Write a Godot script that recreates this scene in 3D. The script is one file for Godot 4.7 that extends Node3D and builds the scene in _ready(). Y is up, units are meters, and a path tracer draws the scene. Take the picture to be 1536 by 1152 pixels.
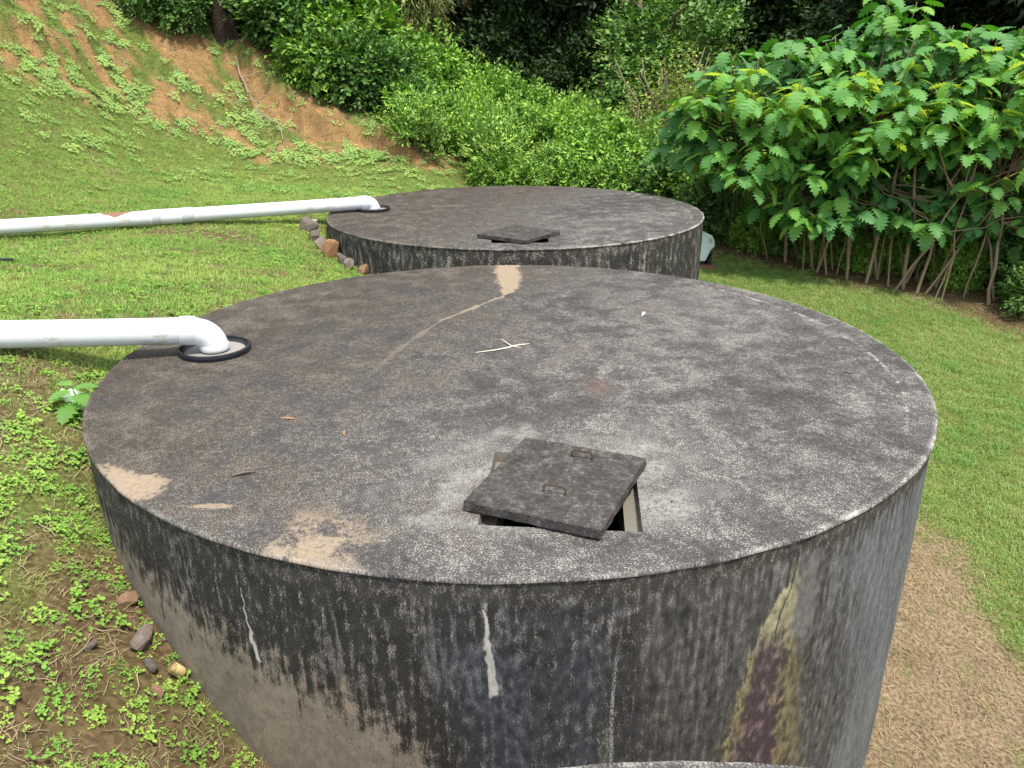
extends Node3D
# Three round concrete water tanks on a grassy hillside, fed by white pipes, a thicket and forest behind.
# Metres; y = 0 is the top of the front tank; the viewer stands on the third tank, looking along -z.

const R := 2.345
const T1 := Vector3(-0.01, 0.0, -4.595)
const T2 := Vector3(0.052, -0.05, -10.188)
const T3 := Vector3(0.42, 0.0, 0.842)

var rng := RandomNumberGenerator.new()
var used := {}
var M := {}

# ------------------------------------------------------------------ helpers
class MB:
	# collects triangles; tri() takes them counter-clockwise seen from outside
	var v := PackedVector3Array()
	var n := PackedVector3Array()
	var c := PackedColorArray()
	var uv := PackedVector2Array()
	var ix := PackedInt32Array()
	func tri(a: int, b: int, d: int) -> void:
		ix.append(a); ix.append(d); ix.append(b)
	func quad(a: int, b: int, d: int, e: int) -> void:
		tri(a, b, d); tri(a, d, e)
	func smooth() -> void:
		n.resize(v.size()); n.fill(Vector3.ZERO)
		for i in range(0, ix.size(), 3):
			var a := ix[i]; var b := ix[i + 2]; var d := ix[i + 1]
			var m := (v[b] - v[a]).cross(v[d] - v[a])
			n[a] += m; n[b] += m; n[d] += m
		for i in n.size():
			n[i] = n[i].normalized() if n[i].length_squared() > 1e-16 else Vector3.UP
	func flat() -> void:
		var v2 := PackedVector3Array(); var n2 := PackedVector3Array(); var c2 := PackedColorArray(); var u2 := PackedVector2Array(); var i2 := PackedInt32Array()
		for i in range(0, ix.size(), 3):
			var m := (v[ix[i + 2]] - v[ix[i]]).cross(v[ix[i + 1]] - v[ix[i]]).normalized()
			for k in 3:
				v2.append(v[ix[i + k]]); n2.append(m); i2.append(i2.size())
				if c.size(): c2.append(c[ix[i + k]])
				if uv.size(): u2.append(uv[ix[i + k]])
		v = v2; n = n2; c = c2; uv = u2; ix = i2
	func mesh() -> ArrayMesh:
		var a := []
		a.resize(Mesh.ARRAY_MAX)
		a[Mesh.ARRAY_VERTEX] = v
		if n.size(): a[Mesh.ARRAY_NORMAL] = n
		if c.size(): a[Mesh.ARRAY_COLOR] = c
		if uv.size(): a[Mesh.ARRAY_TEX_UV] = uv
		a[Mesh.ARRAY_INDEX] = ix
		var m := ArrayMesh.new()
		m.add_surface_from_arrays(Mesh.PRIMITIVE_TRIANGLES, a)
		return m

func numbered(parent: Node, called: String) -> String:
	var key := str(parent.get_instance_id()) + called
	var k: int = used.get(key, 0)
	used[key] = k + 1
	return called if k == 0 else "%s_%03d" % [called, k]

func put(called: String, mesh: Mesh, mat: Material, parent: Node = self) -> MeshInstance3D:
	var o := MeshInstance3D.new()
	o.name = numbered(parent, called)
	o.mesh = mesh
	o.material_override = mat
	parent.add_child(o)
	return o

func thing(called: String, label: String, category: String, at := Vector3.ZERO, turn := 0.0, group := "") -> Node3D:
	var o := Node3D.new()
	o.name = numbered(self, called)
	add_child(o)
	o.position = at
	o.rotation.y = turn
	tag(o, label, category, group)
	return o

func tag(o: Node, label: String, category: String, group := "", kind := "") -> void:
	o.set_meta("label", label)
	if category: o.set_meta("category", category)
	if group: o.set_meta("group", group)
	if kind: o.set_meta("kind", kind)

func many(called: String, mesh: Mesh, mat: Material, xf: Array, cols: PackedColorArray, parent: Node = self) -> MultiMeshInstance3D:
	var mm := MultiMesh.new()
	mm.transform_format = MultiMesh.TRANSFORM_3D
	mm.use_colors = true
	mm.mesh = mesh
	mm.instance_count = xf.size()
	for i in xf.size():
		mm.set_instance_transform(i, xf[i])
		mm.set_instance_color(i, cols[i])
	var o := MultiMeshInstance3D.new()
	o.name = numbered(parent, called)
	o.multimesh = mm
	o.material_override = mat
	o.set_meta("kind", "stuff")
	parent.add_child(o)
	return o

func lin(r: float, g: float, b: float) -> Color:
	return Color(r, g, b).linear_to_srgb()

func mat(col: Color, rough := 0.8, vcol := false) -> StandardMaterial3D:
	var m := StandardMaterial3D.new()
	m.albedo_color = col
	m.roughness = rough
	m.vertex_color_use_as_albedo = vcol
	m.metallic_specular = 0.4
	return m

func leaf_mat(tint := Color.WHITE, rough := 0.55, through := 0.7) -> StandardMaterial3D:
	var m := mat(tint, rough, true)
	m.cull_mode = BaseMaterial3D.CULL_DISABLED
	m.backlight_enabled = true
	m.backlight = Color(through * 0.85, through, through * 0.35)
	return m

func noise(seed_: int, freq: float, octaves := 4, type := FastNoiseLite.TYPE_SIMPLEX_SMOOTH) -> FastNoiseLite:
	var f := FastNoiseLite.new()
	f.seed = seed_
	f.frequency = freq
	f.noise_type = type
	f.fractal_octaves = octaves
	f.fractal_type = FastNoiseLite.FRACTAL_FBM if octaves > 1 else FastNoiseLite.FRACTAL_NONE
	return f

func warped_bytes(seed_: int, freq: float, octaves: int, size: int) -> PackedByteArray:
	var f := noise(seed_, freq, octaves)
	f.domain_warp_enabled = true
	f.domain_warp_amplitude = 60.0
	f.domain_warp_frequency = freq * 0.6
	f.domain_warp_fractal_octaves = 4
	var im := f.get_image(size, size, false, false, true)
	im.convert(Image.FORMAT_L8)
	return im.get_data()

func noise_bytes(seed_: int, freq: float, octaves: int, w: int, h: int, sx := 1.0, sy := 1.0) -> PackedByteArray:
	# sx, sy > 1 stretch the pattern along that axis
	var im := noise(seed_, freq, octaves).get_image(int(ceil(w / sx)), int(ceil(h / sy)), false, false, true)
	if sx != 1.0 or sy != 1.0: im.resize(w, h, Image.INTERPOLATE_CUBIC)
	im.convert(Image.FORMAT_L8)
	return im.get_data()

func tube(b: MB, pts: Array, rad: Array, seg := 12, cap := true, ulen := 1.0) -> void:
	var t0: Vector3 = (pts[1] - pts[0]).normalized()
	var side := t0.cross(Vector3.UP if absf(t0.y) < 0.95 else Vector3.RIGHT).normalized()
	var start := b.v.size()
	var run := 0.0
	for i in pts.size():
		var t: Vector3 = (pts[mini(i + 1, pts.size() - 1)] - pts[maxi(i - 1, 0)]).normalized()
		side = (side - t * side.dot(t)).normalized()
		var up := side.cross(t)
		if i > 0: run += pts[i].distance_to(pts[i - 1])
		for k in seg + 1:
			var a := TAU * k / seg
			b.v.append(pts[i] + (side * cos(a) + up * sin(a)) * rad[i])
			b.uv.append(Vector2(float(k) / seg, run * ulen))
	for i in pts.size() - 1:
		for k in seg:
			var p := start + i * (seg + 1) + k
			b.quad(p, p + seg + 1, p + seg + 2, p + 1)
	if cap:
		for e in 2:
			var row := start + (pts.size() - 1) * (seg + 1) * e
			var m := b.v.size()
			b.v.append(pts[(pts.size() - 1) * e]); b.uv.append(Vector2(0.5, 0))
			for k in seg:
				if e == 0: b.tri(m, row + k, row + k + 1)
				else: b.tri(m, row + k + 1, row + k)

func tube_mesh(pts: Array, rad: Array, seg := 12, cap := true, ulen := 1.0) -> ArrayMesh:
	var b := MB.new()
	tube(b, pts, rad, seg, cap, ulen)
	b.smooth()
	return b.mesh()

func lathe(prof: Array, seg := 96) -> ArrayMesh:
	# prof: Vector2(radius, y), going so that the outside is on the right hand; flat-ish rings keep own normals by doubling
	var b := MB.new()
	for i in prof.size() - 1:
		var p: Vector2 = prof[i]; var q: Vector2 = prof[i + 1]
		var nn := Vector2(q.y - p.y, p.x - q.x).normalized()
		var s := b.v.size()
		for k in seg + 1:
			var a := TAU * k / seg
			for w in [p, q]:
				b.v.append(Vector3(sin(a) * w.x, w.y, cos(a) * w.x))
				b.n.append(Vector3(sin(a) * nn.x, nn.y, cos(a) * nn.x))
				b.uv.append(Vector2(float(k) / seg, w.y))
		for k in seg:
			var r := s + k * 2
			b.quad(r, r + 2, r + 3, r + 1)
	return b.mesh()

func slab(size: Vector3, bev: float, rough := 0.0, seed_ := 1, div := 6) -> ArrayMesh:
	# a block with bevelled, slightly chipped edges; origin at the middle of its underside
	var b := MB.new()
	var r := RandomNumberGenerator.new(); r.seed = seed_
	var ring: Array = []
	var hx := size.x / 2; var hz := size.z / 2
	for s in 4:
		for k in div:
			var f := float(k) / div
			var c: Array = [Vector2(-hx, hz), Vector2(hx, hz), Vector2(hx, -hz), Vector2(-hx, -hz)]
			ring.append((c[s] as Vector2).lerp(c[(s + 1) % 4], f))
	var lv := [[0.0, bev], [bev, 0.0], [size.y - bev, 0.0], [size.y, bev]]
	for l in lv.size():
		for p in ring:
			var inn := Vector2(p.x * (hx - lv[l][1]) / hx, p.y * (hz - lv[l][1]) / hz)
			var chip := r.randf() * rough
			inn *= 1.0 - chip / maxf(hx, hz)
			b.v.append(Vector3(inn.x, lv[l][0] - (r.randf() * rough * 0.5 if l == 3 else 0.0), inn.y))
	var m := ring.size()
	for l in 3:
		for k in m:
			var k2 := (k + 1) % m
			b.quad(l * m + k, l * m + k2, (l + 1) * m + k2, (l + 1) * m + k)
	for e in 2:
		var mid := b.v.size()
		b.v.append(Vector3(0, size.y * e, 0))
		for k in m:
			var k2 := (k + 1) % m
			if e == 1: b.tri(mid, 3 * m + k, 3 * m + k2)
			else: b.tri(mid, k2, k)
	b.flat()
	return b.mesh()

func rock(seed_: int, size: Vector3) -> ArrayMesh:
	var r := RandomNumberGenerator.new(); r.seed = seed_
	var planes := []
	for k in 16:
		planes.append([Vector3(r.randfn(), r.randfn() * 0.8, r.randfn()).normalized(), r.randf_range(0.45, 0.75)])
	var s := SphereMesh.new(); s.radial_segments = 18; s.rings = 10; s.radius = 1.0; s.height = 2.0
	var a := s.get_mesh_arrays()
	var vs: PackedVector3Array = a[Mesh.ARRAY_VERTEX]
	var nz := noise(seed_, 1.6, 3)
	for i in vs.size():
		var p := vs[i]
		for pl in planes:
			var d: float = p.dot(pl[0]) - pl[1]
			if d > 0: p -= pl[0] * d
		p *= 1.15 + 0.1 * nz.get_noise_3dv(p)
		vs[i] = p * size * 0.5
	var b := MB.new()
	b.v = vs
	b.ix = a[Mesh.ARRAY_INDEX]
	b.flat()
	return b.mesh()

# ------------------------------------------------------------------ terrain
var CP := [[2.4,-3.2,-1.94],[1.7,-2.2,-2.0],[3.4,-2.4,-2.05],[5,-1,-2.27],[4,-5,-1.79],[6.2,-9.2,-1.41],[8,-6,-1.84],[3,-8,-1.42],[2.9,-11.3,-1.05],[5.5,-10.5,-1.25],[7.5,-12,-1.2],[10,-9,-1.55],[12,-14,-1.3],[9,-2,-2.3],[0.8,-2,-1.95],[-0.4,-2.2,-1.5],
	[-1.03,-2.48,-1.08],[-1.58,-2.85,-0.66],[-2.03,-3.39,-0.37],[-2.3,-4.0,-0.17],[-2.37,-4.8,-0.1],[-2.2,-5.8,-0.12],[-2.9,-4.34,0.1],
	[-1.75,-8.69,-0.42],[-2.24,-9.66,-0.26],[-2.42,-10.3,-0.15],[-2.0,-11.5,-0.25],[-1.5,-7.2,-0.36],[-2.5,-7.6,-0.2],[-5.5,-8.6,-0.06],[-4,-9.2,-0.06],[-4,-5.5,0.08],
	[-2.2,-2.6,-0.3],[-3,-2.5,-0.02],[-2.2,-1.5,-0.35],[-1.4,-1.6,-0.8],[-3.5,-1,0.0],[-0.9,-1.2,-1.2],[-4.5,-3.5,0.1],[-6,-5,0.2],[-7,-2,0.4],[-5.5,-6.5,0.0],
	[-8,-12.2,1.55],[-8.9,-14.5,2.77],[-10.3,-17,4.8],[-5.7,-15,0.4],[-6.2,-17,2.0],[-6.8,-19,3.6],[-6.9,-13.8,0.98],[-8,-17.1,2.95],[-6.2,-11,0.3],[-7.2,-10.6,0.75],
	[-0.84,-15.2,-0.38],[-3,-14.5,-0.18],[-3,-12.5,-0.15],[-5,-12.5,0.06],[-2.7,-15.9,0.28],[-1.6,-15.4,-0.05],[-4.8,-16.6,1.0],[-4,-19,2.0],[-6,-22,4.8],[-2,-18,0.7],[0,-17,-0.3],[2,-16,-0.7],[0,-13.5,-0.6],[2.5,-13.5,-0.85],
	[0,-22,0.1],[3,-22,-0.6],[-2.5,-24,1.1],[6,-20,-0.9],[8,-17,-1.2],[0,-30,1.2],[5,-30,0.7],[10,-25,-0.3],[-8,-30,6],[15,-25,0.5],[20,-15,-0.5],[0,-45,9],[15,-45,9],[-15,-45,14],[30,-30,6],[-20,-25,10],[-18,-10,5],[-14,-4,2],[30,-5,0],[15,0,-2],[-10,3,0.5],[0,4,-2.2],[10,6,-2.5],[-40,-45,22],[40,-45,14],[-40,6,8],[40,6,0]]
var tx := PackedFloat32Array()
var tz := PackedFloat32Array()
var tw := PackedFloat32Array()
var gx := PackedFloat32Array()
var gz := PackedFloat32Array()
var gh := PackedFloat32Array()
var n_big := noise(5, 0.35, 4)
var n_mid := noise(6, 1.1, 4)
var n_fine := noise(7, 4.0, 3)
var FOOT := PackedVector2Array([Vector2(-30, -4), Vector2(-10.5, -10.8), Vector2(-7.86, -13.1), Vector2(-6.86, -14.0), Vector2(-5.6, -14.9), Vector2(-3.2, -14.8), Vector2(-0.83, -15.3), Vector2(1.2, -16.0)])
var SCARP := PackedVector2Array([Vector2(-6.1, -17.5), Vector2(-5.4, -17.15), Vector2(-4.5, -16.6), Vector2(-3.6, -16.1), Vector2(-2.6, -15.85), Vector2(-1.6, -15.45)])
var LEDGE := PackedVector2Array([Vector2(-9.4, -13.6), Vector2(-8.4, -14.15), Vector2(-7.85, -14.55), Vector2(-7.3, -14.95)])
var EDGE := PackedVector2Array([Vector2(2.9, -12.5), Vector2(3.3, -12.0), Vector2(4.35, -11.4), Vector2(4.9, -10.85), Vector2(5.5, -10.5), Vector2(5.9, -10.05), Vector2(6.3, -9.2), Vector2(9, -6), Vector2(14, -4)])

func fit_terrain() -> void:
	var n := CP.size()
	var m := n + 3
	var A := []
	for i in m:
		var row := PackedFloat64Array(); row.resize(m + 1); row.fill(0.0)
		A.append(row)
	for i in n:
		for j in n:
			var d2: float = pow(CP[i][0] - CP[j][0], 2) + pow(CP[i][1] - CP[j][1], 2)
			A[i][j] = 0.5 * d2 * log(d2) if d2 > 1e-9 else 0.02
		A[i][n] = 1.0; A[i][n + 1] = CP[i][0]; A[i][n + 2] = CP[i][1]
		A[n][i] = 1.0; A[n + 1][i] = CP[i][0]; A[n + 2][i] = CP[i][1]
		A[i][m] = CP[i][2]
	for i in m:
		var p := i
		for k in range(i + 1, m):
			if absf(A[k][i]) > absf(A[p][i]): p = k
		var tmp: PackedFloat64Array = A[i]; A[i] = A[p]; A[p] = tmp
		var ri: PackedFloat64Array = A[i]
		for k in range(i + 1, m):
			var rk: PackedFloat64Array = A[k]
			var f := rk[i] / ri[i]
			if f != 0.0:
				for j in range(i, m + 1): rk[j] -= f * ri[j]
			A[k] = rk
	tw.resize(m)
	var sol := PackedFloat64Array(); sol.resize(m)
	for i in range(m - 1, -1, -1):
		var s: float = A[i][m]
		for j in range(i + 1, m): s -= A[i][j] * sol[j]
		sol[i] = s / A[i][i]
	for i in m: tw[i] = sol[i]
	for i in n: tx.append(CP[i][0]); tz.append(CP[i][1])

func raw_height(x: float, z: float) -> float:
	var n := tx.size()
	var s := tw[n] + tw[n + 1] * x + tw[n + 2] * z
	for i in n:
		var a := x - tx[i]; var b := z - tz[i]
		var d := a * a + b * b
		if d > 1e-9: s += tw[i] * 0.5 * d * log(d)
	return s

func side_of(line: PackedVector2Array, p: Vector2) -> float:
	# distance to a polyline, positive on the -z side of it
	var best := 1e9
	var sgn := 1.0
	for i in line.size() - 1:
		var q := Geometry2D.get_closest_point_to_segment(p, line[i], line[i + 1])
		var d := p.distance_to(q)
		if d < best:
			best = d
			sgn = 1.0 if (line[i + 1] - line[i]).cross(p - line[i]) < 0 else -1.0
	return best * sgn

func height_at(x: float, z: float) -> float:
	var h := raw_height(x, z)
	var p := Vector2(x, z)
	if x > -11 and x < 0 and z < -13 and z > -20:
		var wob := 0.18 * n_mid.get_noise_2d(x * 0.8, z * 0.8)
		var d := side_of(SCARP, p) + wob
		var ends := smoothstep(-6.2, -5.2, x) * (1.0 - smoothstep(-2.3, -1.4, x))
		if d > -0.3: h += ends * 0.38 * smoothstep(-0.05, 0.07, d) * exp(-maxf(d, 0.0) / 1.4)
		d = side_of(LEDGE, p) + wob
		ends = 1.0 - smoothstep(-8.0, -7.3, x)
		if d > -0.3: h += ends * 0.34 * smoothstep(-0.05, 0.08, d) * exp(-maxf(d, 0.0) / 0.9)
		var up := clampf(side_of(FOOT, p), 0.0, 1.0)
		h += up * (0.13 * n_mid.get_noise_2d(x, z) + 0.09 * n_fine.get_noise_2d(x, z * 0.6))
	h += 0.012 * n_fine.get_noise_2d(x * 0.7, z * 0.7) + 0.02 * n_mid.get_noise_2d(x, z)
	return h

func axis(lo: float, c0: float, c1: float, hi: float, step: float) -> PackedFloat32Array:
	var a := PackedFloat32Array()
	var left := []
	var x := c0; var s := step
	while x > lo:
		s *= 1.14; x -= s; left.append(maxf(x, lo))
	left.reverse()
	for q in left: a.append(q)
	var k := int(round((c1 - c0) / step))
	for i in k + 1: a.append(c0 + step * i)
	x = c1; s = step
	while x < hi:
		s *= 1.14; x += s; a.append(minf(x, hi))
	return a

func ground(x: float, z: float) -> float:
	var i := clampi(gx.bsearch(x) - 1, 0, gx.size() - 2)
	var j := clampi(gz.bsearch(z) - 1, 0, gz.size() - 2)
	var fx := clampf((x - gx[i]) / (gx[i + 1] - gx[i]), 0, 1)
	var fz := clampf((z - gz[j]) / (gz[j + 1] - gz[j]), 0, 1)
	var w := gx.size()
	return lerpf(lerpf(gh[j * w + i], gh[j * w + i + 1], fx), lerpf(gh[(j + 1) * w + i], gh[(j + 1) * w + i + 1], fx), fz)

func slope_normal(x: float, z: float) -> Vector3:
	var e := 0.12
	return Vector3(ground(x - e, z) - ground(x + e, z), 2 * e, ground(x, z - e) - ground(x, z + e)).normalized()

func in_tank(x: float, z: float, pad := 0.0) -> bool:
	for t in [T1, T2, T3]:
		if Vector2(x - t.x, z - t.z).length() < R + pad: return true
	return false

func blob(x: float, z: float, cx: float, cz: float, rx: float, rz: float) -> float:
	return 1.0 - smoothstep(0.5, 1.0, sqrt(pow((x - cx) / rx, 2) + pow((z - cz) / rz, 2)) + 0.35 * n_mid.get_noise_2d(x * 1.6, z * 1.6))

# what grows or lies at a place: [lawn, weeds, bare brown soil, orange clay, dry straw, litter]
func zones(x: float, z: float) -> PackedFloat32Array:
	var o := PackedFloat32Array([0, 0, 0, 0, 0, 0])
	var p := Vector2(x, z)
	var nb := n_big.get_noise_2d(x * 2.0, z * 2.0)
	var nm := n_mid.get_noise_2d(x, z)
	var nf := n_fine.get_noise_2d(x, z)
	if x > 0.6 + 0.15 * (z + 8.0) or (x > -0.5 and z < -12.5):
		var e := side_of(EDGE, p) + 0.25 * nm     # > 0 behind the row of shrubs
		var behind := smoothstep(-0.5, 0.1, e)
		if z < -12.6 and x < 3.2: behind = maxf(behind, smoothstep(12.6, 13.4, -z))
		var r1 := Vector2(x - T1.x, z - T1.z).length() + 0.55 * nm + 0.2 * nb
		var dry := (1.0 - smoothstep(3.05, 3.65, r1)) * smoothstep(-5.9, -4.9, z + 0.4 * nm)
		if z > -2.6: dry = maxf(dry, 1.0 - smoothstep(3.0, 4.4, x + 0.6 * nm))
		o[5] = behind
		o[4] = dry * (1.0 - behind)
		o[0] = (1.0 - behind) * (1.0 - dry) * clampf(0.95 + 0.5 * nm, 0.35, 1.0)
		return o
	var up := side_of(FOOT, p) + 0.3 * nb
	if up > 0.0:
		var b := smoothstep(0.0, 0.35, up)
		# bare clay shows in patches drawn out along the slope; low grass and weeds hold the rest
		var along := n_big.get_noise_2d(x * 1.3 + z * 0.9, (z - x * 0.7) * 4.0)
		var bare := smoothstep(-0.06, 0.22, along + 0.5 * nm - 0.16 + 0.12 * minf(up, 2.0))
		var scarp := 1.0 - smoothstep(0.08, 0.22, absf(side_of(SCARP, p) + 0.08)) if x > -5.8 else 0.0
		bare = maxf(bare, scarp)
		var strip := 1.0 - smoothstep(0.2, 1.1, up + 0.6 * nm)
		var w := clampf(0.3 + 0.9 * nm + 0.35 * strip, 0.1, 0.85)
		o[3] = b * bare
		o[1] = b * (1.0 - 0.92 * bare) * w
		o[0] = (1.0 - b) + b * (1.0 - 0.85 * bare) * (1.0 - w)
		if up > 1.2: o[5] = 0.25 * smoothstep(0.0, 0.4, nf + nm)
		return o
	var near := smoothstep(-4.6, -3.0, z + 0.7 * nb + 0.3 * nm - 0.25 * (x + 2.2))
	var soil := near * smoothstep(-0.3, 0.3, nm * 0.8 + nb * 0.5 + 0.12 + 0.3 * smoothstep(-3.2, -2.2, z))
	soil = maxf(soil, blob(x, z, -4.5, -7.3, 0.85, 0.22))
	soil = maxf(soil, 0.9 * blob(x, z, -3.5, -9.05, 0.8, 0.3))
	soil = maxf(soil, 0.8 * blob(x, z, -2.75, -4.2, 0.35, 0.25))
	soil = maxf(soil, 0.7 * smoothstep(0.12, 0.4, nm + 0.6 * nf - 0.3 * smoothstep(9.0, 12.0, -z)))
	o[2] = soil
	o[1] = (1.0 - soil * 0.75) * clampf(0.1 + 0.75 * near + 0.5 * nb, 0.05, 1.0)
	o[0] = (1.0 - soil) * clampf(1.0 - 0.5 * near, 0.1, 1.0)
	return o

func build_ground() -> void:
	fit_terrain()
	gx = axis(-48, -9.6, 7.6, 48, 0.1)
	gz = axis(-50, -18.0, 0.0, 9, 0.1)
	var w := gx.size()
	gh.resize(w * gz.size())
	var b := MB.new()
	b.v.resize(w * gz.size()); b.c.resize(w * gz.size())
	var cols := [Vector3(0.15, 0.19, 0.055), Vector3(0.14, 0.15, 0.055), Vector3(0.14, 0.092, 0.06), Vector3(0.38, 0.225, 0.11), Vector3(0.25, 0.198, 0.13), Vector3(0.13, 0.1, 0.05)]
	for j in gz.size():
		for i in w:
			var x := gx[i]; var z := gz[j]
			var h := height_at(x, z)
			gh[j * w + i] = h
			b.v[j * w + i] = Vector3(x, h, z)
			var c := Vector3(0.025, 0.026, 0.015)
			if x > -13 and x < 12 and z > -20:
				var zo := zones(x, z)
				c = Vector3.ZERO
				var s := 0.001
				for k in 6: c += cols[k] * zo[k]; s += zo[k]
				c /= s
				c *= 0.9 + 0.35 * n_fine.get_noise_2d(x * 2.3, z * 2.3)
			b.c[j * w + i] = Color(c.x, c.y, c.z)
	for j in gz.size() - 1:
		for i in w - 1:
			var p := j * w + i
			b.quad(p, p + w, p + w + 1, p + 1)
	b.smooth()
	var m := mat(Color.WHITE, 0.95, true)
	var gr := NoiseTexture2D.new()
	gr.width = 1024; gr.height = 1024; gr.seamless = true
	gr.noise = noise(21, 0.03, 6)
	var ramp := Gradient.new()
	ramp.set_color(0, Color(0.62, 0.6, 0.57)); ramp.set_color(1, Color(1, 1, 1))
	ramp.set_offset(0, 0.2); ramp.set_offset(1, 0.75)
	gr.color_ramp = ramp
	m.albedo_texture = gr
	m.uv1_triplanar = true; m.uv1_world_triplanar = true
	m.uv1_scale = Vector3(0.9, 0.9, 0.9)
	var nt := NoiseTexture2D.new()
	nt.width = 1024; nt.height = 1024; nt.seamless = true; nt.as_normal_map = true; nt.bump_strength = 9.0
	nt.noise = noise(21, 0.03, 6)
	m.normal_enabled = true; m.normal_texture = nt; m.normal_scale = 0.4
	m.metallic_specular = 0.2
	var o := put("ground", b.mesh(), m)
	tag(o, "sloping hillside ground of lawn, brown soil and orange clay bank", "", "", "structure")

# ------------------------------------------------------------------ concrete
var lut := PackedByteArray()

func make_lut() -> void:
	lut.resize(1025)
	for i in 1025: lut[i] = int(round(Color(i / 1024.0, 0, 0).linear_to_srgb().r * 255.0))

func seg_dist(p: Vector2, line: PackedVector2Array) -> Vector2:
	# (distance, how far along 0..1)
	var best := Vector2(1e9, 0)
	for i in line.size() - 1:
		var q := Geometry2D.get_closest_point_to_segment(p, line[i], line[i + 1])
		var d := p.distance_to(q)
		if d < best.x:
			best = Vector2(d, (i + line[i].distance_to(q) / line[i].distance_to(line[i + 1])) / (line.size() - 1))
	return best

func by_rows(w: int, h: int, row: Callable) -> Image:
	var rows := []
	rows.resize(h)
	var task := func(j: int) -> void: rows[j] = row.call(j)
	WorkerThreadPool.wait_for_group_task_completion(WorkerThreadPool.add_group_task(task, h))
	var data := PackedByteArray()
	for q in rows: data.append_array(q)
	return Image.create_from_data(w, h, false, Image.FORMAT_RGB8, data)

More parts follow.
